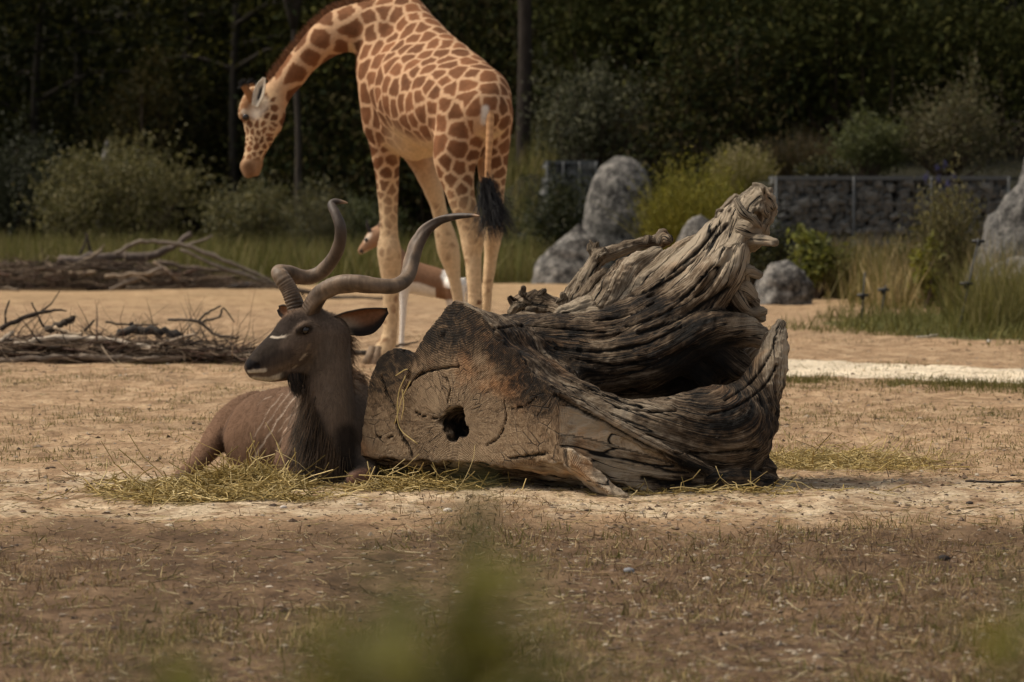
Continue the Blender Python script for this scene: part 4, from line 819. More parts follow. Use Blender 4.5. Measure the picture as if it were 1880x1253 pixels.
# ------------------------------------------------------------------ the grazing giraffe
GD = 25.0
def gp(l): return pts(l, GD)
s_ = SDF((W(425, 300, 25)[0], GD - 1.5, -.02), (W(955, 300, 25)[0], GD + .95, W(700, -45, 25.4)[2]), .0105)
s_.tube(gp([(722, 120, .32, 68), (752, 152, .02, 84), (798, 182, -.35, 90), (848, 200, -.7, 80), (884, 205, -.95, 54)]), .09)
s_.tube(gp([(738, 22, .28, 36), (788, 82, -.08, 42), (848, 132, -.5, 40), (893, 168, -.85, 40)]), .10)
s_.tube(gp([(708, 60, .22, 42), (699, 120, .12, 41), (699, 170, .06, 39), (703, 222, .08, 36)]), .06)
s_.tube(gp([(742, 215, .1, 70), (772, 232, -.1, 58)]), .08)
s_.tube(gp([(748, 280, .0, 12), (762, 284, -.05, 10)]), .05)
s_.tube(gp([(702, 215, .10, 36), (708, 280, .12, 27), (712, 350, .15, 20.5), (714, 425, .16, 17.5), (715, 462, .16, 23), (717, 500, .17, 18), (718, 545, .18, 13.5), (717, 605, .18, 13.5), (710, 632, .17, 17), (697, 657, .14, 18), (692, 668, .12, 19)]), .03)
s_.tube(gp([(752, 240, .32, 40), (778, 300, .33, 25), (796, 350, .34, 18), (810, 400, .35, 14), (819, 438, .35, 19.5), (825, 468, .35, 19), (833, 505, .35, 12), (841, 550, .35, 11), (848, 620, .35, 12), (842, 645, .32, 16), (838, 656, .3, 17)]), .03)
s_.tube(gp([(858, 205, -.85, 58), (842, 265, -.92, 46), (836, 310, -.95, 35), (846, 360, -.97, 26), (860, 405, -.96, 23), (868, 438, -.95, 23), (869, 478, -.95, 16.5), (872, 540, -.95, 13.5), (873, 620, -.95, 14), (866, 660, -.97, 17), (862, 682, -.99, 19)]), .04)
s_.tube(gp([(905, 215, -.82, 38), (905, 280, -.8, 30), (903, 340, -.78, 23), (906, 400, -.78, 19), (904, 440, -.78, 17.5), (899, 490, -.78, 12.5), (893, 550, -.78, 10.5), (890, 620, -.78, 12), (884, 658, -.8, 15), (880, 678, -.82, 17)]), .035)
s_.tube(gp([(742, 62, .34, 62), (690, 50, .31, 50), (632, 56, .3, 40), (593, 78, .32, 33.5), (565, 103, .34, 29), (537, 137, .35, 26), (514, 165, .36, 24), (500, 190, .36, 25)]), .06)
GH = [(494, 184, .36, 28), (482, 214, .33, 35), (478, 244, .31, 27.5), (468, 275, .3, 20.5), (462, 300, .3, 17.5), (459.5, 311, .29, 14.5)]
ghx = norm(W(460, 312, GD + .29) - W(494, 184, GD + .36)); gside = np.array((-.25, -.97, 0.0)); gside = norm(gside - ghx * (gside @ ghx))
s_.tube(gp(GH), .03, flat=(gside, .7))
s_.tube(gp([(505, 214, .33, 17), (500, 232, .32, 15)]), .03)                 # jaw angle
s_.tube(gp([(468, 178, .34, 19), (455, 195, .31, 14), (449, 210, .29, 12)]), .03)   # forehead, brow
s_.tube(gp([(452, 305, .28, 12), (455, 318, .28, 9)]), .02); s_.tube(gp([(472, 303, .29, 9), (470, 318, .29, 7)]), .015)
V, Q = s_.mesh(2); del s_
N = vnormals(V, Q); V = V + N * (.010 * fbm(V * 5, 2, 21) + .0035 * fbm(V * 16, 2, 22))[:, None]; G = Skin(V, Q); N = G.N; gpx = 940 + V[:, 0] / V[:, 1] * F_PX; gpy = HORIZON + (CAM_H - V[:, 2]) * F_PX / V[:, 1]
# net pattern: one seed for each patch, closer together on legs and face
hz = V[:, 2]; headw = sstep(525, 500, gpx) * sstep(150, 185, gpy); neckw = sstep(690, 640, gpx) * (1 - headw); legw = sstep(1.45, 1.0, hz) * (1 - headw) * (gpx > 600)
space = .114 + .040 * neckw - .055 * legw - .076 * headw - .02 * sstep(880, 930, gpx)
r = np.random.default_rng(17); cand = r.choice(len(V), 14000, replace=False); seeds, ss = np.empty((0, 3)), np.empty(0)
for i in cand:
    p, sp = V[i], space[i]
    if len(seeds) == 0 or (np.linalg.norm((seeds - p), axis=1) > sp * .82).all(): seeds = np.vstack([seeds, p]); ss = np.append(ss, sp)
d1 = np.empty(len(V)); d2 = np.empty(len(V)); ci = np.empty(len(V), int); wp = V + .026 * np.stack([fbm(V * 11, 3, q) for q in (1, 2, 3)], 1)
for a in range(0, len(V), 20000):
    D = np.linalg.norm(wp[a:a + 20000, None].astype(np.float32) - seeds[None].astype(np.float32), axis=2); o = np.argpartition(D, 1, axis=1)[:, :2]
    x1 = np.take_along_axis(D, o, 1); sw = x1[:, 0] > x1[:, 1]; d1[a:a + 20000] = np.where(sw, x1[:, 1], x1[:, 0]); d2[a:a + 20000] = np.where(sw, x1[:, 0], x1[:, 1]); ci[a:a + 20000] = np.where(sw, o[:, 1], o[:, 0])
e = (d2 - d1) / space; lw = .105 + .10 * legw + .10 * headw + .05 * neckw + .05 * r.random(len(seeds))[ci]
patch = sstep(lw, lw + .07, e + .09 * fbm(V * 36, 3, 8))
fade = np.clip(sstep(1.35, .75, hz) * (gpx > 600) * .85 + .85 * ((gpx > 745) & (gpx < 850) & (V[:, 1] > GD + .1) & (hz < 1.45)) + .9 * ((gpx > 868) & (V[:, 1] < GD - .6) & (N[:, 0] < .25) & (hz < 1.62)) * sstep(905, 880, gpx), 0, 1)
belly = sstep(-.5, -.9, N[:, 2]) * (hz > 1.2) * (gpx > 640)
armpit = np.clip(1 - sstep(.06, .20, np.linalg.norm((V - W(738, 250, GD - .1)) * (1.3, .35, .8), axis=1)), 0, 1)
patch = patch * (1 - fade * sstep(.1, .5, .55 + .5 * fbm(V * 14, 2, 9))) * (1 - .9 * belly) * (1 - .6 * armpit)
muz = sstep(270, 300, gpy) * (gpx < 500) * headw
brown = np.array((.18, .078, .036)) * (.8 + .4 * r.random((len(seeds), 1)))[ci]; brown = brown * (1 + .25 * fbm(V * 22, 2, 5))[:, None] * (.82 + .3 * sstep(.1, .5, e))[:, None] ** -1
cream = np.tile(np.array((.50, .315, .185)), (len(V), 1)); cream = mixc(cream, (.62, .45, .27), np.clip(legw + .8 * armpit + belly + .7 * headw, 0, 1))
c = cream * (1 - patch[:, None]) + brown * patch[:, None]
c = mixc(c, (.30, .18, .10), muz * sstep(285, 300, gpy)); c = mixc(c, (.16, .085, .045), G.stroke([(458, 306), (460, 318)], .03, .6) * .8)
c = mixc(c, (.28, .145, .07), G.stroke([(452, 205), (458, 185), (466, 172)], .05, .5)); c = mixc(c, (.66, .56, .44), G.stroke([(470, 205), (480, 190)], .05, .5) * .9); c = mixc(c, (.6, .5, .38), G.stroke([(447, 206), (455, 208)], .02, .5) * .8)
c = mixc(c, (.68, .64, .58), G.stroke([(891, 200), (889, 225)], .022, .6) * .8)
c = mixc(c, (.16, .11, .075), sstep(.07, .03, hz))
M_GIR = coat_material('giraffe_coat', None, .14)
giraffe = thing('giraffe', 'young patched giraffe bending its neck down behind the big log', 'giraffe', W(800, 690, GD - .3) * (1, 1, 0))
me = mesh_np('body', V, Q); attr(me, 'tint', 'FLOAT_COLOR', np.clip(c, .01, .9)); obj('body', me, M_GIR, giraffe)
b = Buf(); T_ = catmull([W(893, 172, GD - 1.02), W(899, 200, GD - 1.10), W(899, 250, GD - 1.14), W(896, 300, GD - 1.15), W(893, 350, GD - 1.15)], 12); n = len(T_)
sp = .5 + .5 * np.sin(np.arange(n) * 1.9); b.tube(T_, np.linspace(.034, .014, n), 10, np.vstack([np.repeat(np.vstack([np.array((.55, .32, .16)) * (1 - q) + np.array((.40, .215, .105)) * q for q in sp]), 10, 0), np.full((2, 3), .3)])); obj('tail', b.mesh('tail'), M_GIR, giraffe)
r = np.random.default_rng(19); nn = 900; R = T_[-1] + r.normal(size=(nn, 3)) * (.02, .02, .03) + np.array((0, 0, .02))
hair('tail_tuft', giraffe, R, np.array((.28, -.1, -1)) + r.normal(size=(nn, 3)) * (.2, .2, .12), r.uniform(.16, .36, nn), .0028, [(.008, .008, .010), (.014, .013, .015), (.02, .018, .018)], 20, .22, -.02, 5, .01)
r = np.random.default_rng(23); M_ = catmull([W(735, -18, GD + .34), W(690, 0, GD + .33), W(640, 8, GD + .31), W(600, 32, GD + .32), W(560, 68, GD + .34), W(525, 108, GD + .35), W(497, 148, GD + .36)], 14)
R = np.array([G.near(M_[r.integers(len(M_))] + r.normal(size=3) * (.02, .02, .01))[0] for _ in range(1500)])
hair('mane', giraffe, R, np.array((-.55, 0, .8)) + r.normal(size=(1500, 3)) * .22, r.uniform(.035, .06, 1500), .003, [(.2, .085, .035), (.27, .12, .05), (.15, .06, .025)], 24, .1, 0, 2)
def gear(P, U, Vv):
    c = np.tile(np.array((.66, .58, .47)), (len(P), 1)); return mixc(c, (.03, .025, .025), (1 - sstep(.25, .5, np.abs(Vv))) * sstep(.15, .3, U) * sstep(.85, .6, U))
S = 25.3 / F_PX
ear_obj('ear', giraffe, M_EAR, (W(468, 196, GD + .22), W(485, 143, GD + .25), [(0, 6 * S), (.4, 11 * S), (.7, 11 * S), (1, 2 * S)], [(0, 6 * S), (.4, 10 * S), (.75, 7 * S), (1, 2 * S)], .3, np.array((.35, 1.0, .1))), gear, .008)
ear_obj('ear', giraffe, M_EAR, (W(482, 180, GD + .46), W(496, 158, GD + .55), [(0, 6 * S), (.5, 9 * S), (1, 2 * S)], [(0, 6 * S), (.5, 9 * S), (1, 2 * S)], .3, np.array((.35, 1.0, .1))), gear, .008)
for q in (([(464, 186, .27, 7.5), (454, 168, .26, 6.5), (447, 157, .26, 6.5)]), ([(472, 180, .36, 7.5), (466, 166, .40, 6.5), (461, 156, .42, 6.5)])):
    b = Buf(); p = gp(q); D = catmull([[*a, rr] for a, rr in p], 6); b.tube(D[:, :3], D[:, 3], 10, (.26, .12, .05)); oc = obj('ossicone', b.mesh('ossicone'), M_GIR, giraffe)
    R = D[-1, :3] + np.random.default_rng(3).normal(size=(260, 3)) * .010; hair('ossicone_tuft', oc, R, np.array((-.3, 0, .7)) + np.random.default_rng(4).normal(size=(260, 3)) * .6, .032, .003, [(.012, .011, .012), (.02, .018, .018)], 31, .1, 0, 2)
M_GHOOF = mat_simple('pale_hoof', (.2, .14, .09), .7, .3, .3); hp = G.hit(451, 215)
ball('eye', hp + np.array((.0, .012, 0)) if hp is not None else W(449, 214, GD + .2), .026, M_EYE, giraffe)
for q in ((690, 668, .12), (837, 657, .3), (861, 683, -.99), (879, 679, -.82)):
    b = Buf(); p0 = W(q[0], q[1], GD + q[2]); p0[2] = .085
    for dx in (-.028, .028): b.tube(np.array([p0 + (dx * .7, 0, .03), p0 + (dx * .8 - .012, -.02, -.03), p0 + (dx - .03, -.03, -.086)]), [.026, .036, .042], 10)
    obj('hoof', b.mesh('hoof'), M_GHOOF, giraffe)

# ------------------------------------------------------------------ the small gazelle behind the giraffe's legs
ZD = 27.4
def zp(l): return pts(l, ZD)
s_ = SDF((W(650, 500, ZD)[0], ZD - .35, -.02), (W(885, 500, ZD)[0], ZD + .35, W(700, 385, ZD)[2]), .0085)
s_.tube(zp([(740, 505, .0, 31), (772, 513, .0, 29), (806, 521, .0, 27), (832, 530, .0, 23)]), .04)
s_.tube(zp([(742, 492, .0, 24), (727, 470, .0, 17), (712, 448, .0, 14), (702, 434, .0, 14)]), .04)
s_.tube(zp([(703, 430, .0, 19), (690, 436, .0, 17), (678, 447, .0, 12), (668, 456, .0, 8.5), (663, 461, .0, 6.5)]), .02)
for dz, o in ((-.07, 0), (.07, -16)):
    s_.tube(zp([(744 + o * .5, 515, dz, 15), (741 + o, 548, dz, 8), (740 + o, 580, dz, 6), (738 + o, 612, dz, 4.6), (737 + o, 634, dz, 5.2), (735 + o, 641, dz, 5.5)]), .02)
    s_.tube(zp([(834, 528, dz, 22), (838 + o * .3, 552, dz, 15), (851 + o, 578, dz, 7), (853 + o, 610, dz, 5), (850 + o, 634, dz, 5.2), (848 + o, 641, dz, 5.5)]), .02)
V, Q = s_.mesh(2); del s_
Z = Skin(V, Q); zpx = 940 + V[:, 0] / V[:, 1] * F_PX; zpy = HORIZON + (CAM_H - V[:, 2]) * F_PX / V[:, 1]; wv_ = 4 * fbm(V * 14, 2, 3)
c = np.tile(np.array((.215, .118, .068)), (len(V), 1))
c = mixc(c, (.72, .67, .6), sstep(513 + (zpx - 750) * .25, 518 + (zpx - 750) * .25, zpy + wv_) * (zpx < 800)); c = mixc(c, (.72, .67, .6), sstep(548, 556, zpy + wv_))
c = mixc(c, (.78, .74, .68), sstep(805, 815, zpx + wv_ - np.abs(zpy - 508) * .55) * (zpy < 530)); c = mixc(c, (.76, .72, .66), sstep(842, 848, zpx + wv_))
hd = (zpx < 712) & (zpy < 475); c = np.where(hd[:, None], np.array((.32, .19, .115)), c); c = mixc(c, (.7, .6, .47), hd * sstep(3, 9, zpy - (452 + (zpx - 664) * -.1) + (zpx - 690) * .25)); c = mixc(c, (.62, .52, .42), Z.stroke([(672, 440), (678, 432)], .022, .6) * .8); c = mixc(c, (.06, .05, .045), Z.stroke([(663, 461), (665, 464)], .014, .5))
gaz = thing('gazelle', 'small chestnut and white gazelle standing behind the giraffe legs', 'gazelle', W(785, 641, ZD) * (1, 1, 0))
me = mesh_np('body', V, Q); attr(me, 'tint', 'FLOAT_COLOR', np.clip(c, .01, .9)); obj('body', me, M_GIR, gaz)
S = ZD / F_PX
ear_obj('ear', gaz, M_EAR, (W(697, 426, ZD - .05), W(702, 402, ZD - .06), [(0, 3 * S), (.5, 6 * S), (1, 1 * S)], [(0, 3 * S), (.5, 6 * S), (1, 1 * S)], .3, np.array((.3, 1.0, 0))), lambda P, U, v: np.tile(np.array((.33, .24, .18)), (len(P), 1)), .006)
ear_obj('ear', gaz, M_EAR, (W(698, 424, ZD + .05), W(703, 407, ZD + .07), [(0, 3 * S), (.5, 6 * S), (1, 1 * S)], [(0, 3 * S), (.5, 6 * S), (1, 1 * S)], .3, np.array((.3, 1.0, 0))), lambda P, U, v: np.tile(np.array((.33, .24, .18)), (len(P), 1)), .006)
for dz in (-.025, .025):
    b = Buf(); D = catmull([[*W(a, q, ZD + dz * k), px2m(rr, ZD)] for a, q, rr, k in ((683, 430, 4, 1), (677, 421, 3.4, 1.3), (674, 413, 2.5, 1.6), (674, 404, 1, 2))], 6); b.tube(D[:, :3], D[:, 3], 8, (.03, .027, .026)); obj('horn', b.mesh('horn'), M_HORN, gaz)
hp = Z.hit(673, 441); ball('eye', hp + np.array((0, .004, 0)) if hp is not None else W(674, 440, ZD - .05), .017, M_EYE, gaz)
b = Buf(); b.tube(catmull([W(850, 512, ZD), W(858, 530, ZD - .01), W(858, 548, ZD - .01), W(855, 560, ZD)], 5), np.linspace(.02, .006, 16), 8, (.75, .71, .65)); obj('tail', b.mesh('tail'), M_GIR, gaz)
# ------------------------------------------------------------------ vegetation
M_LEAF = mat_tint('leaf', .6, .3, .25, 40, trans=.35)
M_LEAF_DK = mat_tint('shade_leaf', .85, .08, .25, 40, trans=.12)
M_BARK = mat_tint('bark', .92, .15, .35, 18, bmp=.8, bdist=.03, streak=(1, 1, .25))
def clumpy(seed, w, h, n, lsize, cols, clumps=26, base=.12, spread=.17, depth_w=None, top=1.0, aspect=.45, shoots=0):
    """crown of leaf clumps in local coordinates (z up from the ground) -> Buf, clump centres"""
    r = np.random.default_rng(seed); dw = depth_w or w; u = norm(r.normal(size=(clumps, 3))) * (r.random((clumps, 1)) ** .45)
    C = u * (w * .82, dw * .82, h * (1 - base) * .44) + (0, 0, h * (base + (1 - base) * .5)); C[:, 2] += h * .05 * r.normal(size=clumps)
    q = r.integers(clumps, size=n); cs = spread * (.6 + .8 * r.random(clumps)) * min(w * 2, h)
    P = C[q] + r.normal(size=(n, 3)) * cs[q][:, None] * (1, 1, .75)
    if shoots:
        k = r.integers(clumps, size=shoots); d = norm(u[k] + (0, 0, 1.2) + r.normal(size=(shoots, 3)) * .3); L = cs[k] * r.uniform(1.2, 2.8, shoots); m = 12
        S_ = C[k][:, None] + d[:, None] * (L[:, None] * np.linspace(.3, 1, m)[None])[..., None] + r.normal(size=(shoots, m, 3)) * .05 * cs.mean(); P = np.vstack([P, S_.reshape(-1, 3)])
    P = P[P[:, 2] > h * .01]; n = len(P)
    V, F = leaves(P, lsize * (.6 + .8 * r.random(n)), seed, aspect); tone = (.65 + .7 * r.random(clumps)); tn = np.concatenate([tone[q], np.ones(max(0, n))])[:n]
    col = np.array(cols)[r.integers(len(cols), size=n)] * (.7 + .6 * r.random((n, 1))) * tn[:, None]
    b = Buf(); b.add(V, f4=F, col=np.repeat(col, 4, 0)); return b, C
def spray(seed, w, h, n, cols, wid=.006, spread=.6, leaf=0, lsize=.03, dw=None, lcols=None):
    """upright fine shoots fanning from the base"""
    r = np.random.default_rng(seed); dw = dw or w; a = r.random(n) * 6.28; q = r.random(n) ** .5; base = np.stack([np.cos(a) * q * w * .45, np.sin(a) * q * dw * .45, np.zeros(n)], 1)
    out = np.stack([np.cos(a) * q * w * spread / h, np.sin(a) * q * dw * spread / h, np.ones(n)], 1) + r.normal(size=(n, 3)) * .10; L = h * (1 - .35 * q ** 2) * r.uniform(.55, 1.02, n); d = norm(out)
    V, Q, m = batch_strands(base, out, L, wid, .16, 4, 3, .05, seed); C = np.array(cols)[r.integers(len(cols), size=n)] * (.65 + .7 * r.random((n, 1)))
    b = Buf(); b.add(V, f4=Q, col=np.repeat(C, m, 0)); lb = Buf()
    if leaf:
        k = r.integers(n, size=leaf); t = r.uniform(.25, 1.02, leaf) ** .8; P = base[k] + d[k] * (L[k] * t)[:, None] + r.normal(size=(leaf, 3)) * .03 * h
        V, F = leaves(P, lsize * (.6 + .8 * r.random(leaf)), seed + 1, .4, dirs=d[k] + r.normal(size=(leaf, 3)) * .5); lc = np.array(lcols or cols)[r.integers(len(lcols or cols), size=leaf)] * (.65 + .7 * r.random((leaf, 1)))
        lb.add(V, f4=F, col=np.repeat(lc, 4, 0))
    return b, lb
def stems(seed, C, r0=.02, frac=.5, jit=.1, col=(.07, .05, .035), z0=-.03):
    r = np.random.default_rng(seed); b = Buf()
    for c in C[: max(3, int(len(C) * frac))]:
        p0 = np.array((c[0] * .12, c[1] * .12, z0)); P = catmull([p0, p0 * .6 + c * .4 + r.normal(size=3) * jit * c[2] * (1, 1, .3), c], 5); b.tube(P, np.linspace(r0, r0 * .25, len(P)), 5, col)
    return b
def place(px, depth, top):
    x = (px - 940) / F_PX * depth; z = float(gz(np.array([x]), np.array([depth]))[0]); return np.array((x, depth, z)), W(px, top, depth)[2] - z
def plant(name, label, cat, px, depth, top, hwpx, kind, seed, n, lsize, cols, group=None, lcols=None, rot=0, clumps=26, base=.06, wid=.006, leaf=0, shoots=40, spread=.17, flowers=None):
    loc, h = place(px, depth, top); w = px2m(hwpx, depth); t = thing(name, label, cat, loc, group); t.rotation_euler = (0, 0, 0); L = Matrix.Translation(Vector(loc))
    def part(nm, b, m):
        o = bpy.data.objects.new(nm, b.mesh(nm, nm == 'stems')); COL.objects.link(o); o.data.materials.append(m); o.parent = t; return o
    if kind == 'clumpy':
        b, C = clumpy(seed, w, h, n, lsize, cols, clumps, base, spread, min(w, 1.6), shoots=shoots); part('foliage', b, M_LEAF); part('stems', stems(seed, C, .018 + .008 * h), M_BARK)
    else:
        b, lb = spray(seed, w * 1.15, h, n, cols, wid, .62, leaf, lsize, min(w, 1.2), lcols); part('stems', b, M_BLADE)
        if leaf: part('foliage', lb, M_LEAF)
    if flowers:
        r = np.random.default_rng(seed + 5); fc, nf_ = flowers
        for q in range(nf_):
            c = np.array((r.normal() * w * .35, r.normal() * w * .3, h * r.uniform(.82, 1.0))); P = c + r.normal(size=(40, 3)) * (.02, .02, .035); V, F = leaves(P * (.6, .6, .6) + c * .4, .018, seed + q, .7); fb = Buf(); fb.add(V, f4=F, col=np.array(fc) * r.uniform(.6, 1.1)); part('flower_head', fb, M_LEAF)
    return t
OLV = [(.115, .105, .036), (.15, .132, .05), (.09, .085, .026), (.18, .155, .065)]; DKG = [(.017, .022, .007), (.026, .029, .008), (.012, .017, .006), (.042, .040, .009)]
GRY = [(.105, .105, .058), (.135, .132, .075), (.08, .08, .04)]; YEL = [(.20, .19, .022), (.25, .225, .032), (.145, .145, .018), (.31, .265, .05)]; BRN = [(.10, .07, .03), (.13, .09, .035), (.075, .06, .025)]
plant('shrub', 'wide loose olive green shrub behind the rear brush pile', 'shrub', 210, 60, 268, 165, 'clumpy', 101, 9000, .075, OLV, base=.02, shoots=160, clumps=44, spread=.13)
plant('shrub', 'low grey-olive shrub below the giraffe muzzle', 'shrub', 470, 58, 335, 115, 'clumpy', 102, 6000, .065, OLV + GRY[:1], base=.02, shoots=120, clumps=30, spread=.14)
plant('shrub', 'upright wispy grey-green shrub in front of the thin pale trunk', 'shrub', 585, 56, 305, 62, 'spray', 103, 260, .05, [(.09, .075, .045), (.12, .11, .07)], leaf=3600, lcols=OLV + GRY)
plant('shrub', 'small dark green shrub between kudu horns and giraffe leg', 'shrub', 665, 57, 372, 70, 'clumpy', 104, 4200, .06, [(.06, .068, .025), (.08, .085, .03), (.045, .055, .02)], base=.02, shoots=60)
plant('shrub', 'dark green shrub behind the giraffe tail tuft', 'shrub', 960, 55, 345, 85, 'clumpy', 105, 5500, .06, [(.05, .06, .02), (.07, .075, .025), (.035, .045, .016)], base=.02, shoots=70)
plant('shrub', 'dark leafy shrub left of the two leaning boulders', 'shrub', 885, 58, 372, 75, 'clumpy', 106, 4500, .06, [(.05, .06, .02), (.065, .07, .025)], base=.02, shoots=60)
plant('broom_shrub', 'bright yellow-green broom bush beside the tall boulder', 'shrub', 1272, 45.6, 268, 108, 'spray', 107, 1500, .04, YEL, wid=.006, leaf=9500, lcols=YEL)
plant('broom_shrub', 'paler yellow-tipped broom bush behind the root tip', 'shrub', 1362, 46.4, 246, 66, 'spray', 108, 700, .04, YEL + [(.24, .2, .09)], wid=.005, leaf=4200, lcols=[(.26, .22, .10), (.2, .18, .06), (.3, .25, .13)])
plant('shrub', 'grey-green rounded bush behind the tall boulder', 'shrub', 1085, 54, 118, 108, 'clumpy', 109, 8000, .065, GRY + DKG[:2], base=.05, shoots=130, clumps=36, spread=.13)
plant('shrub', 'silvery pine-like bush on the terrace above the gabion wall', 'shrub', 1668, 60, 66, 118, 'clumpy', 110, 8500, .08, [(.095, .10, .05), (.125, .128, .065), (.065, .07, .034)], base=.08, shoots=170, clumps=34, spread=.13)
plant('shrub', 'olive bush standing just above the gabion wall top', 'shrub', 1600, 50, 212, 85, 'clumpy', 111, 5000, .055, [(.09, .095, .03), (.07, .08, .025)], base=.02, shoots=80)
plant('shrub', 'brownish green bush above the wall near the huge boulder', 'shrub', 1745, 50, 160, 105, 'clumpy', 112, 6500, .055, [(.085, .07, .03), (.07, .07, .025), (.10, .085, .04)], base=.02, shoots=110)
plant('shrub', 'dull brown thicket of dry twigs above the wall', 'shrub', 1470, 51, 222, 120, 'spray', 113, 900, .05, BRN + [(.14, .115, .08)], leaf=1500, lcols=BRN + DKG)
plant('shrub', 'dark thicket between the tall boulder and the dry twigs', 'shrub', 1235, 56, 150, 110, 'clumpy', 114, 6000, .07, DKG + BRN[:1], base=.02, shoots=80)
plant('flowering_shrub', 'tall thin shrub with blue flowers in front of the gabion wall', 'shrub', 1738, 37.2, 292, 60, 'spray', 115, 170, .05, [(.12, .09, .045), (.15, .12, .07)], wid=.005, leaf=3600, lcols=OLV, flowers=((.075, .075, .19), 6))
plant('weed', 'bright green leafy weed beside the small round boulder', 'weed', 1496, 39.6, 392, 44, 'clumpy', 116, 1500, .075, [(.12, .13, .02), (.15, .15, .03), (.09, .10, .02)], base=.02, shoots=20, clumps=14)
plant('weed', 'yellow-green leafy weed at the foot of the blue flowering shrub', 'weed', 1700, 36.6, 432, 26, 'clumpy', 117, 650, .07, [(.19, .18, .025), (.15, .15, .03)], base=.02, shoots=10, clumps=9)
plant('shrub', 'dark green undergrowth below the paler broom bush', 'shrub', 1398, 42.2, 400, 62, 'clumpy', 118, 3200, .05, DKG + [(.07, .075, .02)], base=.01, shoots=30)
plant('shrub', 'dark bush hiding the short distant piece of gabion wall', 'shrub', 1040, 50.5, 318, 70, 'clumpy', 121, 4200, .06, DKG + [(.05, .055, .02)], base=.01, shoots=60)
plant('shrub', 'loose green-brown shrub in front of the gabion wall middle', 'shrub', 1560, 39.5, 430, 58, 'spray', 122, 240, .05, [(.12, .10, .04), (.15, .12, .05)], leaf=1700, lcols=OLV + [(.12, .12, .02)])
plant('shrub', 'ragged olive shrub between posts and gabion wall', 'shrub', 1650, 38.2, 415, 46, 'spray', 123, 200, .05, [(.12, .10, .04), (.17, .14, .06)], leaf=1500, lcols=OLV)
plant('shrub', 'straggly shrub hanging over the gabion wall top', 'shrub', 1510, 44.4, 285, 70, 'spray', 124, 260, .05, BRN, leaf=1500, lcols=DKG + OLV[:1])
plant('conifer', 'young conifer with rusty golden needles behind the olive shrub', 'tree', 262, 66, 82, 74, 'clumpy', 119, 7500, .075, [(.12, .085, .022), (.09, .075, .02), (.06, .06, .02)], base=.03, shoots=120, clumps=36)
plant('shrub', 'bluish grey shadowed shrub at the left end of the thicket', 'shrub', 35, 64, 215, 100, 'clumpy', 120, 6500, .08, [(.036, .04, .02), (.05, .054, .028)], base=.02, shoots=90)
LAND = [(-90, 'left of the bluish grey shrub'), (60, 'behind the bluish grey shrub'), (130, 'behind the olive shrub'), (190, 'just left of the rusty conifer'), (300, 'right behind the rusty conifer'), (360, 'between the conifer and the giraffe head'), (430, 'behind the giraffe ossicones'), (500, 'behind the giraffe muzzle'), (560, 'behind the thin pale trunk'), (610, 'under the arch of the giraffe neck'), (660, 'behind the giraffe chest'), (725, 'behind the giraffe front leg'), (790, 'behind the giraffe belly'), (860, 'behind the giraffe hind legs'), (930, 'behind the giraffe rump'), (1000, 'right of the straight brown trunk'), (1060, 'behind the grey-green bush'), (1130, 'behind the tall boulder'), (1180, 'between tall boulder and broom'), (1240, 'behind the yellow broom'), (1290, 'just above the yellow broom'), (1330, 'behind the paler broom'), (1385, 'right of the paler broom'), (1435, 'behind the dry twig thicket'), (1500, 'beside the slender forked trunk'), (1550, 'right of the slender forked trunk'), (1615, 'left of the silvery bush'), (1690, 'behind the silvery bush'), (1760, 'right of the silvery bush'), (1800, 'left of the plank bench'), (1865, 'above the huge boulder'), (1950, 'beyond the huge boulder')]
def land(px): return min(LAND, key=lambda q: abs(q[0] - px))[1]
# trees of the wood behind, crowns reaching far above the frame
def tree_mesh(seed, h, cw, n, cols, lean=.0, z_lo=.24, limbs=16):
    r = np.random.default_rng(seed); tb = Buf(); P = catmull([(0, 0, -.1), (lean * .3, .05, h * .3), (lean * .7 + .1, 0, h * .6), (lean, 0, h * .95)], 8); tb.tube(P, np.linspace(.095, .02, len(P)), 9, (.035, .03, .024))
    C = []
    for i in range(limbs):
        t = z_lo + (1 - z_lo) * (i + r.random()) / limbs; p = P[min(len(P) - 1, int(t * (len(P) - 1)))]; a = r.random() * 6.28; L = cw * (1.05 - .55 * t) * r.uniform(.6, 1.1)
        e = p + np.array((math.cos(a) * L, math.sin(a) * L, L * r.uniform(-.05, .4))); Q_ = catmull([p, (p + e) / 2 + (0, 0, .12 * L), e], 5); tb.tube(Q_, np.linspace(.05, .012, len(Q_)), 5, (.05, .042, .034))
        C += [Q_[len(Q_) // 2], Q_[-2], e, e + r.normal(size=3) * .3]
    C = np.array(C); q = r.integers(len(C), size=n); Pl = C[q] + r.normal(size=(n, 3)) * (.48, .48, .33); V, F = leaves(Pl, .13 * (.6 + .8 * r.random(n)), seed, .5); tone = .55 + .9 * r.random(len(C))
    col = np.array(cols)[r.integers(len(cols), size=n)] * (.7 + .6 * r.random((n, 1))) * tone[q][:, None]; lb = Buf(); lb.add(V, f4=F, col=np.repeat(col, 4, 0)); return tb.mesh('trunk'), lb.mesh('crown', False)
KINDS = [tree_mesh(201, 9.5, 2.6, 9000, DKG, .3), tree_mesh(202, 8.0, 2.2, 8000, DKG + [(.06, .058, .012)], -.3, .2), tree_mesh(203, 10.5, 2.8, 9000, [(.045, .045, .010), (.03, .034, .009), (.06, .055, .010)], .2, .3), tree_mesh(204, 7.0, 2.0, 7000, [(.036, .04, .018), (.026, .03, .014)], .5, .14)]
KL = ['tall dark leafy tree in the shadowed wood', 'dark broad tree with drooping low limbs in the wood', 'tall tree with yellow-green leaves in the wood', 'shorter grey-leaved tree standing in the wood']  # third kind: yellow-green is the leaf colour itself
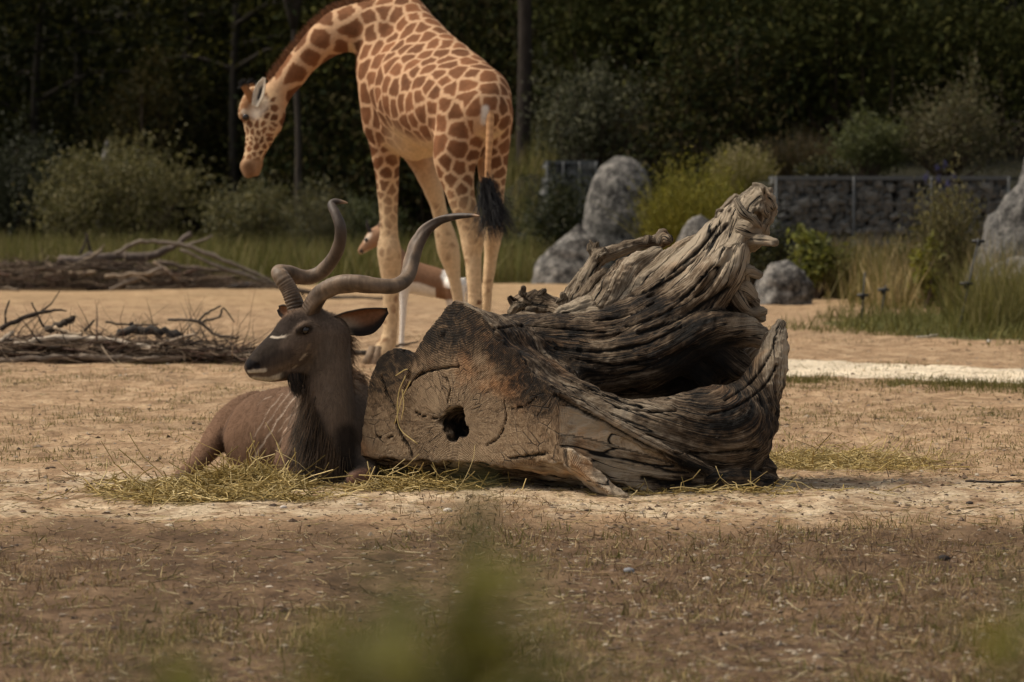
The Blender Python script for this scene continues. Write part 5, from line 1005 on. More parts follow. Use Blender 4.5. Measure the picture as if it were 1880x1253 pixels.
for i, (px, d, k, rot, sc) in enumerate([(60, 68, 0, .4, 1.0), (150, 74, 2, 1.9, 1.0), (340, 70, 1, 2.6, 1.05), (430, 66, 2, .9, 1.0), (650, 70, 0, 3.0, 1.0), (800, 72, 2, 5.2, 1.0), (1130, 72, 0, 2.2, 1.0), (1330, 66, 2, 3.6, 1.0), (1235, 76, 1, 1.2, 1.1), (1430, 72, 0, 5.0, 1.0), (1520, 64, 3, .5, 1.0), (1620, 74, 1, 3.9, 1.1), (1800, 70, 0, 1.0, 1.0), (1870, 64, 3, 2.4, 1.1), (-120, 66, 1, .2, 1.0), (2010, 68, 2, 4.4, 1.0), (720, 66, 3, 1.4, 1.0), (-300, 70, 0, 1.1, 1.0), (-480, 68, 2, 2.1, 1.0), (2180, 68, 0, .6, 1.0)]):
    loc, _h = place(px, d, 100); t = thing('tree', KL[k].split(' in the')[0].split(' standing')[0] + ' ' + land(px), 'tree', loc, 'trees of the wood'); t.rotation_euler = (0, 0, rot); t.scale = (sc,) * 3
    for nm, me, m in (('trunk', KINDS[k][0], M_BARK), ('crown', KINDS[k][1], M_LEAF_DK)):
        o = bpy.data.objects.new(nm, me); COL.objects.link(o); o.parent = t
        if not len(me.materials): me.materials.append(m)
# the straight dark trunk behind the giraffe's rump and the thin pale one by its muzzle
def lone_trunk(name, label, px, d, r0, h, col, seed, crown=True):
    loc, _h = place(px, d, 100); t = thing(name, label, 'tree', loc); b = Buf(); P = catmull([(0, 0, -.1), (.03, 0, h * .4), (-.04, .05, h * .7), (.05, 0, h)], 8); b.tube(P, np.linspace(r0, r0 * .6, len(P)), 12, col)
    o = bpy.data.objects.new('trunk', b.mesh('trunk')); COL.objects.link(o); o.data.materials.append(M_BARK); o.parent = t
    cb, C = clumpy(seed, 1.9, 4.5, 6500, .13, DKG, 24, .05); sb = Buf()
    for c in C[::2]: Q_ = catmull([P[-8], (P[-4] + c + (0, 0, h - 1.2)) / 2, c + (0, 0, h - 1.2)], 4); sb.tube(Q_, np.linspace(.06, .012, len(Q_)), 5, col)
    for nm, bb in (('crown', cb), ('limbs', sb)):
        o = bpy.data.objects.new(nm, bb.mesh(nm, nm == 'limbs')); COL.objects.link(o); o.parent = t; o.data.materials.append(M_LEAF_DK if nm == 'crown' else M_BARK)
        if nm == 'crown': o.location.z = h - 1.2
lone_trunk('tree', 'straight bare brown trunk rising behind the giraffe rump', 960, 56, .115, 6.0, (.032, .025, .02), 301)
lone_trunk('tree', 'thin pale trunk standing behind the giraffe muzzle', 545, 60, .06, 5.0, (.055, .045, .036), 302)
lone_trunk('tree', 'slender dark forked trunk above the gabion wall', 1520, 58, .06, 5.0, (.04, .033, .028), 303)
# far wood that reads as one mass
r = np.random.default_rng(71); n = 90000; P = np.stack([r.uniform(-34, 34, n), r.uniform(76, 90, n), r.random(n) ** 1.7 * 15 - .2], 1); P[:, 2] += gz(P[:, 0], P[:, 1])
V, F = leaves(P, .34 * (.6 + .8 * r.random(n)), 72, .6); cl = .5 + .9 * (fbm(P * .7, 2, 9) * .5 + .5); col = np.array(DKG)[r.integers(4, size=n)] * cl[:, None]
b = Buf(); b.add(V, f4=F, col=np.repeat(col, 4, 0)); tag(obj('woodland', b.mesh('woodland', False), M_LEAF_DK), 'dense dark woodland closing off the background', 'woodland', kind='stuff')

UND = [(lambda b, C, q: (b.mesh('foliage', False), stems(q, C, .025).mesh('stems')))(*clumpy(q, 1.5, 2.6, 6500, .10, cl, 34, .02, .13, 1.2, shoots=90), q) for q, cl in ((311, DKG), (312, [(.036, .04, .010), (.024, .029, .008), (.05, .05, .013)]), (313, DKG + [(.045, .036, .014), (.035, .03, .012)]))]
UL = ['dark evergreen undergrowth bush at the shaded edge of the wood', 'mid green undergrowth bush at the shaded edge of the wood', 'brownish undergrowth bush at the shaded edge of the wood']
r = np.random.default_rng(315)
for i, (px, d) in enumerate([(-40, 70), (90, 71), (170, 69), (330, 67), (420, 71), (500, 68), (590, 66), (640, 64), (730, 66), (790, 63), (860, 66), (930, 64), (1000, 66), (1060, 62), (1130, 60), (1180, 66), (1260, 60), (1320, 63), (1390, 58), (1440, 65), (1500, 60), (1560, 67), (1620, 66), (1700, 68), (1780, 57), (1790, 65), (1860, 55), (1900, 66), (1540, 54), (1400, 54), (1310, 53), (1690, 56), (-160, 66), (-250, 72), (-340, 66), (-450, 70), (-540, 66), (-650, 70), (2000, 58), (2100, 62), (2220, 60)]):
    k = r.integers(3); loc, _h = place(px, d, 100); t = thing('undergrowth_bush', UL[k].split(' at the')[0] + ' ' + land(px), 'bush', loc, 'undergrowth bushes along the wood'); t.rotation_euler = (0, 0, r.random() * 6.28); sc = r.uniform(.75, 1.25); t.scale = (sc, sc, sc * r.uniform(.8, 1.2))
    for nm, me, m in (('foliage', UND[k][0], M_LEAF_DK), ('stems', UND[k][1], M_BARK)):
        o = bpy.data.objects.new(nm, me); COL.objects.link(o); o.parent = t
        if not len(me.materials): me.materials.append(m)
# ------------------------------------------------------------------ boulders
def rock_material(name, a, b_, c_):
    m, n, l, b = mat_new(name, .9, .2); tc = n.new('ShaderNodeTexCoord').outputs['Object']; n1 = noise(n, l, tc, 9, 6, .7); n2 = noise(n, l, tc, 45, 4, .6)
    v = n.new('ShaderNodeTexVoronoi'); v.inputs['Scale'].default_value = 26; l.new(tc, v.inputs['Vector'])
    f = mathn(n, l, 'ADD', mathn(n, l, 'MULTIPLY', n1.outputs[0], .7), mathn(n, l, 'MULTIPLY', n2.outputs[0], .35)); col = ramp(n, l, f, [(.42, a), (.52, b_), (.63, c_)]).outputs[0]
    l.new(mixn(n, l, .7, col, ramp(n, l, v.outputs['Distance'], [(0.1, .35), (.6, 1.0)]).outputs[0], 'MULTIPLY'), b.inputs['Base Color']); p = bump(n, l, None, n1.outputs[0], .7, .04); bump(n, l, b, n2.outputs[0], .4, .012, p); return m
M_ROCK = rock_material('granite', (.03, .028, .026), (.115, .108, .1), (.31, .29, .26))
M_ROCK_DK = rock_material('dark_granite', (.03, .029, .028), (.09, .087, .082), (.2, .19, .175))
def boulder(label, px0, px1, top, bot_py, depth, seed, shape, dw=.8, dark=False, amp=1.0):
    xc = ((px0 + px1) / 2 - 940) / F_PX * depth; w = px2m((px1 - px0) / 2, depth); zg = float(gz(np.array([xc]), np.array([depth]))[0]); zt = W(940, top, depth)[2]; zb = min(zg, W(940, bot_py, depth)[2]) - .06; h = zt - zb
    nu, nv = 40, 28; th = np.linspace(0, 2 * np.pi, nu, endpoint=False); ph = np.linspace(0, 1, nv); P = np.array([(math.cos(a), math.sin(a), p) for p in ph for a in th])
    prof = np.interp(P[:, 2], *zip(*shape[0])); offx = np.interp(P[:, 2], *zip(*shape[1])) * w
    V = np.stack([P[:, 0] * prof * w + offx, P[:, 1] * prof * w * dw, P[:, 2] * h], 1); d = norm(V - (0, 0, h * .4)); s_f = min(w, h)
    V = V + d * (amp * s_f * (.24 * fbm(d * 1.6 + seed, 2, seed) + .10 * fbm(d * 4 + seed, 3, seed + 2)))[:, None]
    i = (np.arange(nv - 1) * nu)[:, None]; j = np.arange(nu)[None]; j2 = (j + 1) % nu; q = np.stack([i + j, i + j2, i + nu + j2, i + nu + j], -1).reshape(-1, 4)
    top_i = len(V); V = np.vstack([V, [V[-nu:].mean(0) + (0, 0, .01)]]); jj = np.arange(nu); f3 = np.stack([(nv - 1) * nu + jj, (nv - 1) * nu + (jj + 1) % nu, np.full(nu, top_i)], -1)
    o = obj('boulder', mesh_np('boulder', V, [q, f3]), M_ROCK); o.location = (xc, depth, zb); o.data.materials[0] = M_ROCK_DK if dark else M_ROCK; return tag(o, label, 'boulder')
DOME = [(0, 1.0), (.3, 1.02), (.55, .92), (.75, .74), (.9, .48), (.97, .26), (1, .05)]
boulder('tall rounded grey boulder standing upright beside the broom bush', 1072, 1204, 291, 500, 48.5, 3, ([(0, .85), (.4, 1.0), (.65, .97), (.82, .84), (.93, .6), (1, .22)], [(0, -.12), (.5, -.02), (1, .10)]), amp=.5)
boulder('wedge-shaped boulder with a sloping ridge leaning against the tall one', 978, 1135, 408, 525, 46, 4, ([(0, 1.05), (.3, .9), (.6, .55), (.85, .24), (1, .04)], [(0, -.1), (.6, -.05), (1, .1)]))
boulder('half hidden grey boulder behind the sweeping root', 1236, 1335, 397, 530, 42.8, 5, (DOME, [(0, 0), (1, 0)]))
boulder('small round pale boulder on the sand beside the green weed', 1388, 1490, 474, 556, 38.3, 6, (DOME, [(0, .02), (.8, .06), (1, .12)]))
boulder('huge dark slanting boulder at the end of the gabion wall', 1784, 2100, 196, 575, 36.2, 7, ([(0, 1.0), (.27, .97), (.51, .8), (.77, .46), (.9, .26), (1, .05)], [(0, 0), (1, .03)]), dark=True)
boulder('low speckled boulder in front of the huge slanting one', 1778, 1960, 480, 575, 34.8, 8, (DOME, [(0, 0), (1, .1)]))
boulder('small grey rock peeping out above the olive shrub', 178, 214, 258, 420, 61.5, 9, (DOME, [(0, 0), (1, .1)]))

# ------------------------------------------------------------------ gabion walls
M_GST = rock_material('gabion_stone', (.045, .048, .048), (.125, .128, .122), (.27, .265, .245)); M_WIRE = mat_simple('galvanised_wire', (.055, .062, .066), .5, .5, .2); M_FILL = mat_simple('dark_rubble', (.02, .02, .02), .95, .1)
def stone_mesh(seed):
    r = np.random.default_rng(seed); V = np.array([(a, b, c) for a in (-1, 1) for b in (-1, 1) for c in (-1, 1)], float) * .5; V = np.vstack([V, [(0, -.75, 0), (.1, .7, 0)]]) * (1 + .22 * r.normal(size=(10, 1))) ; f = [(0, 1, 8), (1, 5, 8), (5, 4, 8), (4, 0, 8), (2, 9, 3), (3, 9, 7), (7, 9, 6), (6, 9, 2), (0, 2, 1), (1, 2, 3), (4, 5, 6), (5, 7, 6), (0, 4, 2), (2, 4, 6), (1, 3, 5), (3, 7, 5)]
    me = mesh_np('stone', V, np.array(f), False); me.materials.append(M_GST); return me
SM = [stone_mesh(q) for q in range(8)]
def box(b, lo, hi, col=None):
    V = np.array([(x, y, z) for x in (lo[0], hi[0]) for y in (lo[1], hi[1]) for z in (lo[2], hi[2])]); b.add(V, f4=[(0, 1, 3, 2), (4, 6, 7, 5), (0, 4, 5, 1), (2, 3, 7, 6), (0, 2, 6, 4), (1, 5, 7, 3)], col=col)
def gabion(label, px0, px1, top, depth, sw, sh, seed):
    x0, x1 = (px0 - 940) / F_PX * depth, (px1 - 940) / F_PX * depth; zt = W(940, top, depth)[2]; z0 = float(gz(np.array([(x0 + x1) / 2]), np.array([depth - .6]))[0]) - .05; r = np.random.default_rng(seed)
    t = thing('gabion_wall', label, 'wall', ((x0 + x1) / 2, depth, z0)); b = Buf(); box(b, (x0, depth + .09, z0), (x1, depth + .75, zt - .03)); obj('core', b.mesh('core', False), M_FILL, t)
    L = [(x, z) for z in np.arange(z0 + sh / 2, zt - sh * .4, sh) for x in np.arange(x0 + sw / 2, x1, sw)]; order = sorted(range(len(L)), key=lambda i: -L[i][1]); rest = Buf()
    for k, i in enumerate(order):
        x, z = L[i]; x += r.normal() * sw * .16 + (sw * .5 if int(round((z - z0) / sh)) % 2 else 0) - sw * .25; s3 = Vector((sw * r.uniform(.8, 1.25), .13, sh * r.uniform(.8, 1.2))); eu = (r.normal() * .25, r.normal() * .35, r.normal() * .25)
        M = Matrix.Translation((x, depth + .05 + r.normal() * .015, z + r.normal() * sh * .1)) @ (Matrix.Rotation(eu[1], 4, 'Y') @ Matrix.Rotation(eu[2], 4, 'Z')) @ Matrix.Diagonal((*s3, 1))
        if k < 300: o = bpy.data.objects.new('stone', SM[r.integers(8)]); COL.objects.link(o); o.parent = t; o.matrix_parent_inverse = Matrix.Translation(-t.location); o.matrix_basis = M
        else:
            me = SM[r.integers(8)]; V = np.array([M @ v.co for v in me.vertices]); rest.add(V, f3=np.array([p.vertices[:] for p in me.polygons]))
    if rest.n: o = obj('stones', rest.mesh('stones', False), M_GST, t); o['kind'] = 'stuff'
    b = Buf()
    for z in np.arange(z0 + .1, zt, .1): b.tube([(x0, depth - .045, z), (x1, depth - .045, z)], .003, 4)
    for x in np.arange(x0, x1 + .01, .1): b.tube([(x, depth - .05, z0), (x, depth - .05, zt)], .003, 4)
    o = obj('wire_mesh', b.mesh('wire_mesh'), M_WIRE, t); o['kind'] = 'stuff'
    b = Buf(); box(b, (x0 - .03, depth - .06, zt - .035), (x1 + .03, depth + .78, zt + .01)); obj('top_lid', b.mesh('top_lid', False), M_WIRE, t)
    for x in np.linspace(x0, x1, 4): b = Buf(); b.tube([(x, depth - .06, z0), (x, depth - .06, zt)], .012, 6); obj('edge_rod', b.mesh('edge_rod'), M_WIRE, t)
gabion('long gabion wall of grey stones in wire mesh below the terrace', 1424, 1850, 325, 42.6, .105, .078, 5)
gabion('short distant piece of gabion wall left of the tall boulder', 1004, 1094, 297, 52.0, .12, .09, 6)
ld, lh = place(1828, 59, 186); led = thing('plank_bench', 'pale plank bench half hidden in the dark terrace bushes', 'bench', ld)
b = Buf(); box(b, ld + (-.48, -.18, lh - .06), ld + (.42, .18, lh)); M_PLANK = mat_simple('grey_plank', (.4, .34, .27), .85, .2, .2); obj('seat', b.mesh('seat', False), M_PLANK, led)
for dx in (-.38, .32): b = Buf(); box(b, ld + (dx - .05, -.14, -.05), ld + (dx + .05, .14, lh - .058)); obj('leg', b.mesh('leg', False), M_PLANK, led)

# ------------------------------------------------------------------ electric-fence posts
M_POST = mat_simple('dark_steel_rod', (.045, .045, .042), .6, .4, .2); M_INS = mat_simple('black_insulator', (.012, .012, .013), .45, .4)
def post(label, bot, top, ins, depth):
    p0 = W(*bot, depth); p0[2] = float(gz(np.array([p0[0]]), np.array([depth]))[0]) - .08; p1 = W(*top, depth - .05); t = thing('fence_post', label, 'post', p0 + np.array((0, 0, .08))); b = Buf(); b.tube([p0, (p0 + p1) / 2, p1], .008, 8); obj('stake', b.mesh('stake'), M_POST, t)
    for q in ins:
        c = W(*q, depth - .03); b = Buf(); b.tube([c - (0, 0, .025), c + (0, 0, .025)], .022, 8); b.tube([c + (-.05, -.01, .012), c + (.05, -.01, .012)], .014, 6); obj('insulator', b.mesh('insulator'), M_INS, t)
post('short upright dark fence post at the tip of the turf', (1581, 588), (1588, 500), [(1584, 545)], 33.2)
post('short leaning dark fence post in the turf next to the upright one', (1614, 585), (1626, 524), [(1622, 535)], 33.8)
post('tall leaning fence post in front of the low speckled boulder', (1757, 610), (1797, 438), [(1774, 524), (1796, 446)], 31.2)

# ------------------------------------------------------------------ brushwood
M_STICK = mat_tint('dead_wood', .85, .2, .4, 16, bmp=.6, bdist=.012, streak=(1, 1, 1))
WCOL = [(.10, .07, .048), (.17, .125, .088), (.045, .033, .025), (.27, .205, .145), (.085, .05, .036)]
def stick(label, path, depth, col, group, seed, twigs=1, name='branch', dj=0.0):
    r = np.random.default_rng(seed); P = np.array([[*W(a, q, depth + dj * i), px2m(w_, depth)] for i, (a, q, w_) in enumerate(path)])
    if len(P) == 2: m = (P[0] + P[1]) / 2; m[:3] += r.normal(size=3) * .04 * np.linalg.norm(P[0, :3] - P[1, :3]); P = np.vstack([P[0], m, P[1]])
    D = catmull(P, 5); D[:, :3] += r.normal(size=(len(D), 3)) * D[:, 3:4] * .25; D[:, 2] = np.maximum(D[:, 2], D[:, 3] * .5 + gz(D[:, 0], D[:, 1])); c0 = D[0, :3].copy(); D[:, :3] -= c0; b = Buf(); b.tube(D[:, :3], D[:, 3] * (1 + .12 * r.normal(size=len(D))), 7, np.array(col) * r.uniform(.8, 1.2))
    for _ in range(twigs):
        i = r.integers(1, len(D) - 1); d = norm(D[i + 1, :3] - D[i - 1, :3]) + r.normal(size=3) * (.6, .6, .28); L = np.linalg.norm(D[-1, :3]) * r.uniform(.12, .3); T_ = np.array([D[i, :3], D[i, :3] + d * L * .5, D[i, :3] + d * L + r.normal(size=3) * L * .15]); T_[:, 2] = np.maximum(T_[:, 2], -c0[2] + .01); b.tube(T_, np.array([.6, .45, .2]) * D[i, 3], 5, np.array(col) * r.uniform(.7, 1.2))
    o = obj(name, b.mesh(name), M_STICK); o.location = c0; return tag(o, label, 'branch', group)
GF, GR_ = 'branches of the near brush pile', 'branches of the far brush pile'; PALE = (.46, .385, .3)
LF, LR = 'dry grey-brown branch lying in the near brush pile', 'dry grey-brown branch lying in the far brush pile below the olive shrub'
FD, RD = 25.6, 43.6
for i, (lab, p, col, d) in enumerate([
    ('long barkless white branch lying across the near brush pile', [(28, 634, 5), (90, 623, 6), (150, 621, 6), (215, 628, 5.5), (280, 640, 4.5)], PALE, 25.2), ('pale forked arm joining the end of the long white branch', [(278, 640, 4.5), (322, 623, 4), (362, 614, 2.5)], (.38, .3, .22), 25.2), ('short white spur pointing down from the long white branch', [(273, 637, 4), (281, 650, 4), (287, 663, 3)], PALE, 25.15),
    ('dark thin branch leaning out of the near pile with upright twigs', [(0, 604, 5), (50, 580, 4), (100, 570, 2.5), (122, 571, 1.5)], (.05, .038, .03), 25.9), ('thin dark upright twig at the end of the near pile', [(10, 602, 2.5), (10, 575, 2), (17, 552, 1.5)], (.05, .038, .03), 25.9), ('dark crossing twig stuck in the near pile', [(80, 600, 2.5), (66, 574, 2), (58, 556, 1.5)], (.05, .04, .03), 25.8),
    ('thick dark stub leaning up out of the near pile', [(85, 606, 7), (137, 582, 5.5)], (.07, .055, .042), 25.6), ('thick black-barked log piece on top of the near pile', [(215, 612, 7), (250, 607, 8), (285, 608, 8.5), (330, 620, 8)], (.055, .048, .042), 25.5), ('broken pale branch end sticking from the near pile', [(100, 600, 4.5), (152, 616, 5)], (.4, .3, .2), 25.4), ('pale broken branch at the open end of the near pile', [(0, 628, 6), (24, 612, 5)], (.42, .35, .27), 25.3),
    ('long straight grey branch along the foot of the near pile', [(0, 662, 5), (100, 656, 5.5), (200, 657, 5), (330, 661, 4)], (.26, .21, .165), 25.1), ('bent dead twig arching above the near pile', [(308, 588, 2.5), (362, 590, 3), (398, 616, 3), (440, 620, 2)], (.13, .10, .075), 25.9), ('forked twig tip rising above the near pile', [(365, 590, 2.6), (378, 576, 2.2), (405, 562, 1.6)], (.10, .08, .06), 25.9), ('curled twig tip beside the forked one above the near pile', [(372, 590, 2.4), (402, 582, 2), (410, 566, 1.6), (430, 592, 1.2)], (.10, .08, .06), 25.95),
    ('thin horizontal twig above the middle of the near pile', [(195, 592, 2.4), (240, 597, 2), (290, 596, 1.6)], (.11, .085, .06), 25.9), ('short dark cut stub standing in the near pile', [(243, 608, 4), (241, 594, 4)], (.03, .025, .022), 25.8), ('slanting twig in the middle of the near pile', [(155, 608, 2.6), (174, 588, 2)], (.06, .048, .038), 25.7)]):
    stick(lab, p, d, col, GF, 400 + i, 0 if i in (0, 1, 2, 9, 15) else 1)
for i, (lab, p, col, d) in enumerate([
    ('long thin pole arching over the far brush pile', [(213, 466, 4), (250, 446, 4), (300, 445, 4), (350, 455, 4), (420, 482, 3.5), (480, 508, 3), (520, 532, 2.5)], (.2, .165, .13), 43.4), ('thick grey trunk piece lying on top of the far pile', [(112, 480, 9), (200, 470, 9), (290, 466, 7), (352, 430, 5)], (.12, .095, .08), 43.7), ('slanting pole propped against the far pile', [(202, 534, 3.5), (250, 512, 4), (298, 492, 4)], (.2, .16, .125), 43.0), ('thin tip sticking out of the far pile to the meadow', [(335, 452, 3), (390, 434, 2)], (.17, .14, .11), 43.8),
    ('second thin pole sloping down from the far pile', [(332, 458, 3.5), (400, 488, 3.5), (470, 512, 3), (512, 531, 2)], (.22, .18, .14), 43.4), ('dark upright stub pair standing in the far pile', [(168, 466, 3), (162, 448, 3), (158, 428, 3)], (.045, .035, .03), 43.9), ('dark leaning stub beside the upright one in the far pile', [(148, 467, 2.5), (158, 436, 2.2)], (.045, .035, .03), 43.9), ('long low branch reaching from the far pile over the sand', [(290, 480, 3.5), (360, 493, 3.5), (450, 500, 2.5)], (.15, .115, .09), 43.5),
    ('broken branch with pale torn end on the far pile', [(282, 481, 5), (300, 495, 4), (330, 515, 3.5)], (.33, .25, .18), 43.2), ('blackened flat piece at the thin end of the far pile', [(420, 532, 5), (455, 524, 7), (470, 530, 4)], (.06, .052, .048), 43.2)]):
    stick(lab, p, d, col, GR_, 440 + i, 1 if i in (1, 3, 8) else 0)
r = np.random.default_rng(88)
for i in range(46):
    cx = r.uniform(-30, 450); hgt = np.interp(cx, [-30, 60, 200, 330, 470], [38, 40, 38, 30, 12]); cy = 660 - r.random() ** 1.3 * hgt; L = r.uniform(35, 110); a = r.normal() * .16; w_ = r.uniform(1.8, 5)
    stick(LF, [(cx - L / 2 * math.cos(a), cy - L / 2 * math.sin(a), w_), (cx, cy + r.normal() * 3, w_ * .95), (cx + L / 2 * math.cos(a), cy + L / 2 * math.sin(a), w_ * .6)], FD + r.uniform(-.35, .5) , WCOL[r.integers(5)] if r.random() < .8 else (.3, .24, .18), GF, 500 + i, r.integers(0, 3), dj=r.normal() * .15)
for i in range(46):
    cx = r.uniform(-30, 470); hgt = np.interp(cx, [-30, 60, 200, 300, 400, 490], [52, 58, 62, 52, 28, 8]); cy = 533 - r.random() ** 1.2 * hgt; L = r.uniform(40, 130); a = r.normal() * .18; w_ = r.uniform(1.8, 5)
    stick(LR, [(cx - L / 2 * math.cos(a), cy - L / 2 * math.sin(a), w_), (cx, cy + r.normal() * 3, w_ * .95), (cx + L / 2 * math.cos(a), cy + L / 2 * math.sin(a), w_ * .6)], RD + r.uniform(-.5, .7), np.array(WCOL[r.integers(5)]) * .85, GR_, 600 + i, r.integers(0, 3), dj=r.normal() * .2)
def twig_mass(name, label, x0, x1, y0, dep, hp, n, seed):
    r = np.random.default_rng(seed); px = r.uniform(x0, x1, n); hh = np.interp(px, *zip(*hp)); d = dep + r.uniform(-.5, .7, n); P = np.array([W(a, y0 - q * h_, dd) for a, q, h_, dd in zip(px, r.random(n) ** 1.2, hh, d)]); P[:, 2] = np.maximum(P[:, 2], .015)
    D = np.stack([r.normal(size=n), r.normal(size=n) * .5, r.normal(size=n) * .16], 1); V, Q, m = batch_strands(P, D, r.uniform(.12, .5, n), r.uniform(.002, .008, n), .15, 3, 4, 0, seed, True, .03); V[:, 2] = np.maximum(V[:, 2], .004)
    C = np.array(WCOL)[r.integers(5, size=n)] * r.uniform(.3, 1.25, (n, 1)); b = Buf(); b.add(V, f4=Q, col=np.repeat(C, m, 0)); tag(obj(name, b.mesh(name), M_STICK), label, 'twigs', kind='stuff')
twig_mass('brush_twigs', 'tangle of thin dead twigs filling the near brush pile', -40, 470, 661, FD, [(-40, 34), (200, 34), (330, 28), (470, 8)], 2800, 91)
twig_mass('brush_twigs', 'tangle of thin dead twigs filling the far brush pile', -40, 490, 534, RD, [(-40, 50), (200, 58), (300, 48), (400, 24), (490, 5)], 3000, 92)
stick('long black stick lying on the ground right of the log', [(1772, 887, 2.5), (1830, 889, 3), (1900, 892, 3)], ground_depth(891), (.03, .026, .024), None, 701, 0)
stick('thin dark branch on the sand behind the kudu horns', [(540, 530, 4), (610, 546, 4.5), (705, 553, 3)], ground_depth(550), (.07, .055, .042), None, 702, 1)
stick('short forked dead twig on the ground behind the log', [(716, 640, 2), (735, 634, 3), (768, 628, 1.5)], 25.6, (.10, .075, .055), None, 703, 2)
stick('dark branch piece lying behind the giraffe hoof', [(640, 652, 5), (672, 650, 6), (690, 648, 4)], 26.4, (.07, .055, .042), None, 704, 0)
stick('pale stick lying in the green turf', [(1680, 622, 2.5), (1705, 618, 2.5), (1725, 614, 1.5)], ground_depth(619), (.4, .35, .27), None, 705, 0)

# ------------------------------------------------------------------ hay under the kudu, thin hay behind, wisps on the log
HAYC = [(.46, .335, .115), (.56, .42, .17), (.36, .265, .08), (.24, .175, .055), (.64, .51, .25)]
def hay(name, label, zones, seed, thick=.0019, flatness=.17):
    r = np.random.default_rng(seed); P, D, L = [], [], []
    for px, py, sx, sd, hgt, n in zones:
        d0 = ground_depth(py); a, q = r.normal(size=n), r.normal(size=n); x = W(px, py, d0)[0] + a * px2m(sx, d0); y = d0 + q * sd; e = np.exp(-.5 * (a * a + q * q)); z = gz(x, y) + hgt * e * r.random(n) + .006
        P.append(np.stack([x, y, z], 1)); dd = np.stack([r.normal(size=n), r.normal(size=n), flatness * r.normal(size=n)], 1); D.append(dd); L.append(r.uniform(.08, .28, n) * (.5 + .7 * r.random(n)))
    P, D, L = np.vstack(P), np.vstack(D), np.concatenate(L); n = len(P); V, Q, m = batch_strands(P - norm(D) * (L * .5)[:, None], D, L, thick * r.uniform(.6, 1.4, n), .35, 4, 3, .15, seed, False, .05)
    g = gz(V[:, 0], V[:, 1]); V[:, 2] = np.maximum(V[:, 2], g + .003); C = np.array(HAYC)[r.integers(5, size=n)] * r.uniform(.6, 1.25, (n, 1)); b = Buf(); b.add(V, f4=Q, col=np.repeat(C, m, 0)); return tag(obj(name, b.mesh(name), M_STRAW), label, 'hay', kind='stuff')
hay('hay', 'bed of loose yellow-green hay under the lying antelope', [(440, 892, 55, .09, .06, 2300), (505, 900, 30, .05, .03, 350), (345, 908, 50, .05, .008, 200), (735, 886, 50, .07, .03, 900), (770, 903, 65, .05, .008, 600), (830, 888, 50, .06, .02, 400), (420, 915, 95, .06, .006, 700), (250, 900, 50, .14, .03, 200), (1300, 912, 120, .05, .02, 160)], 95)
hay('hay', 'thin scatter of yellow hay on the ground right of the log', [(1500, 845, 80, .25, .012, 800), (1620, 850, 70, .3, .01, 420), (1430, 850, 40, .2, .012, 250)], 96, .0016, .2)
for i, (pp, lab) in enumerate([([(748, 690), (736, 720), (733, 760), (740, 790), (770, 815)], 'long curved hay stalk hanging on the sawn log face'), ([(757, 700), (742, 730), (736, 752), (728, 778)], 'short hay stalk lying against the sawn log face'), ([(730, 690), (745, 680), (752, 678)], 'tiny hay stalk caught in the dark notch of the log'), ([(742, 715), (745, 745), (740, 770)], 'straight hay stalk beside the long curved one on the log')]):
    b = Buf(); P = np.array([face_pt(*q) + nf * .012 for q in catmull(pp, 6)]); b.tube(P, .0022, 5, (.55, .42, .18)); tag(obj('hay_stalk', b.mesh('hay_stalk'), M_STRAW), lab, 'hay stalk')
b = Buf(); b.tube(catmull([W(822, 918, 14.2), W(850, 885, 14.2), W(868, 845, 14.25), W(872, 818, 14.3)], 6), .0016, 5, (.45, .34, .15)); tag(obj('hay_stalk', b.mesh('hay_stalk'), M_STRAW), 'thin hay stalk leaning from the ground against the log', 'hay stalk')
# single stones one can pick out
for i, (px, py, w_, col, lab) in enumerate([(1155, 1050, 11, (.20, .20, .21), 'smooth blue-grey stone lying in front of the log'), (822, 945, 9, (.5, .45, .38), 'pale flat stone in the sand before the log'), (520, 931, 7, (.5, .45, .4), 'small white stone beside the hay edge'), (660, 931, 6, (.45, .4, .33), 'small pale stone in front of the kudu'), (1732, 1030, 13, (.03, .026, .024), 'black flat clod in the brown earth'), (1780, 924, 7, (.05, .04, .035), 'small dark clod on the sand right of the log'), (1298, 1062, 9, (.45, .4, .33), 'pale chip of stone in the gravelly earth'), (1815, 628, 5, (.7, .67, .62), 'small white stone at the edge of the turf')]):
    p = gpt(px, py); s = px2m(w_, p[1]); rr = np.random.default_rng(800 + i); th = np.linspace(0, 2 * np.pi, 12, endpoint=False); V = np.array([(math.cos(a) * math.cos(q), math.sin(a) * math.cos(q), math.sin(q)) for q in np.linspace(-1.2, 1.3, 6) for a in th]); V = V * (1, .8, .55) * (1 + .14 * fbm(V * 1.5 + i * 3, 2, i))[:, None]
    ii_ = (np.arange(5) * 12)[:, None]; jj = np.arange(12)[None]; j2 = (jj + 1) % 12; q4 = np.stack([ii_ + jj, ii_ + j2, ii_ + 12 + j2, ii_ + 12 + jj], -1).reshape(-1, 4); V = np.vstack([V, [(0, 0, .56)]]); f3 = np.stack([60 + np.arange(12), 60 + (np.arange(12) + 1) % 12, np.full(12, 72)], -1)
    me = mesh_np('stone', V * s, [q4, f3]); attr(me, 'tint', 'FLOAT_COLOR', np.tile(np.array(col), (len(V), 1))); o = obj('stone', me, M_PEB); o.location = p + (0, 0, s * .25); tag(o, lab, 'stone')

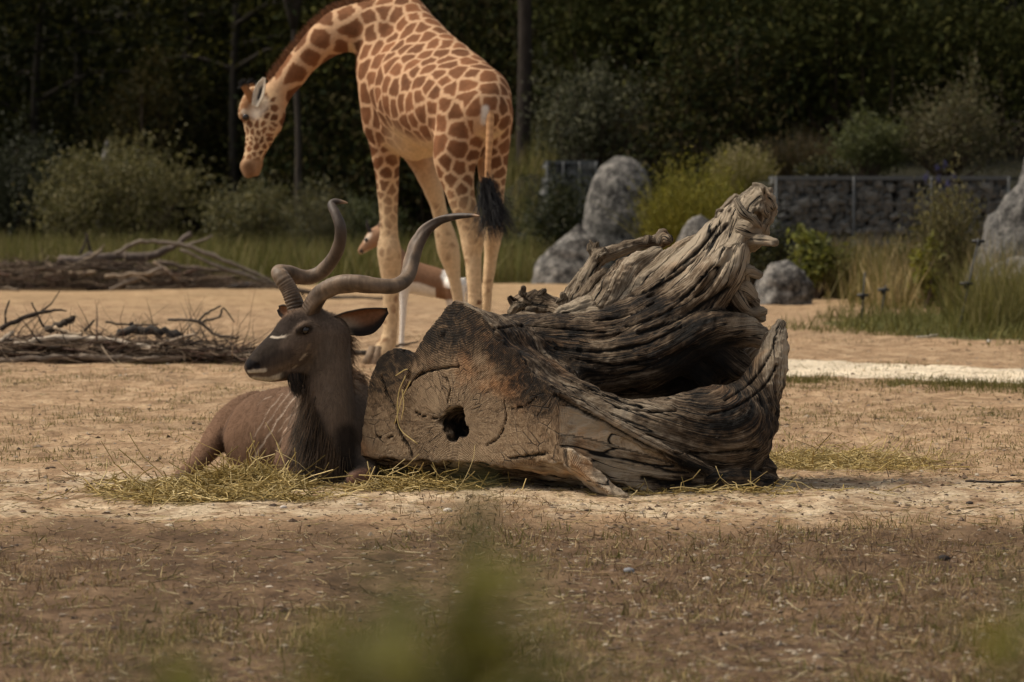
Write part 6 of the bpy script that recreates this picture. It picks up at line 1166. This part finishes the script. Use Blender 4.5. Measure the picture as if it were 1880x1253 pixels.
# ------------------------------------------------------------------ leafy weeds right in front of the lens (out of focus)
M_WEED = mat_tint('weed_leaf', .55, .3, .15, 60, trans=.45)
def weed(label, px, depth, tops, seed, lw=.011, nleaf=16):
    r = np.random.default_rng(seed); x0 = (px - 940) / F_PX * depth; base = np.array((x0, depth, float(gz(np.array([x0]), np.array([depth]))[0]))); t = thing('tall_weed', label, 'weed', base); sb = Buf(); lb = Buf()
    for tx, ty in tops:
        e = W(tx, ty, depth + r.normal() * .05); P = catmull([base + r.normal(size=3) * (.02, .02, 0), base * .5 + e * .5 + r.normal(size=3) * .02, e], 10); sb.tube(P, np.linspace(.004, .0012, len(P)), 6, (.12, .12, .03))
        for k in range(nleaf):
            u = .45 + .55 * (k + r.random()) / nleaf; p = P[min(len(P) - 2, int(u * (len(P) - 1)))] ; a = r.random() * 6.28; d = norm(np.array((math.cos(a), math.sin(a), r.uniform(.2, 1.0)))); L = r.uniform(.03, .06); s_d = norm(np.cross(d, (0, 0, 1.0))) * lw * .5; u_ = np.array((0, 0, -L * .15))
            lb.add(np.array([p, p + d * L * .4 + s_d, p + d * L * .4 - s_d, p + d * L * .75 + s_d * .7 + u_ * .5, p + d * L * .75 - s_d * .7 + u_ * .5, p + d * L + u_]), f3=[(0, 1, 2), (3, 5, 4)], f4=[(1, 3, 4, 2)], col=np.array((.14, .125, .012)) * r.uniform(.7, 1.3))
    o = obj('stems', sb.mesh('stems'), M_WEED, t); o = obj('leaves', lb.mesh('leaves'), M_WEED, t)
weed('blurred tall green weed in front of the log', 860, 1.55, [(880, 880), (845, 985), (700, 1010), (760, 1080), (655, 1130), (960, 1060), (800, 1130), (930, 1130), (720, 1190), (860, 1180), (640, 1060), (690, 1120), (1000, 1100), (770, 1040), (890, 1060), (610, 1180), (830, 1080), (740, 1000), (880, 940), (1010, 1160), (660, 1200), (780, 1180), (950, 1190), (905, 1120), (715, 1060), (835, 930), (862, 1000), (690, 1000), (965, 1010), (895, 900), (870, 860), (640, 1000)], 901, .018, 34)
weed('blurred low weed below the hay edge', 330, 1.7, [(270, 1080), (380, 1160), (300, 1180), (240, 1150), (330, 1120), (200, 1200)], 902, .015, 30)
weed('blurred weed at the edge of the brown earth right of the log', 1880, 1.7, [(1850, 1000), (1890, 1100), (1840, 1160), (1870, 1040)], 903, .014, 30)
weed('blurred low weed below the lying kudu', 560, 1.6, [(555, 1150), (600, 1200), (520, 1210)], 904, .015, 30)
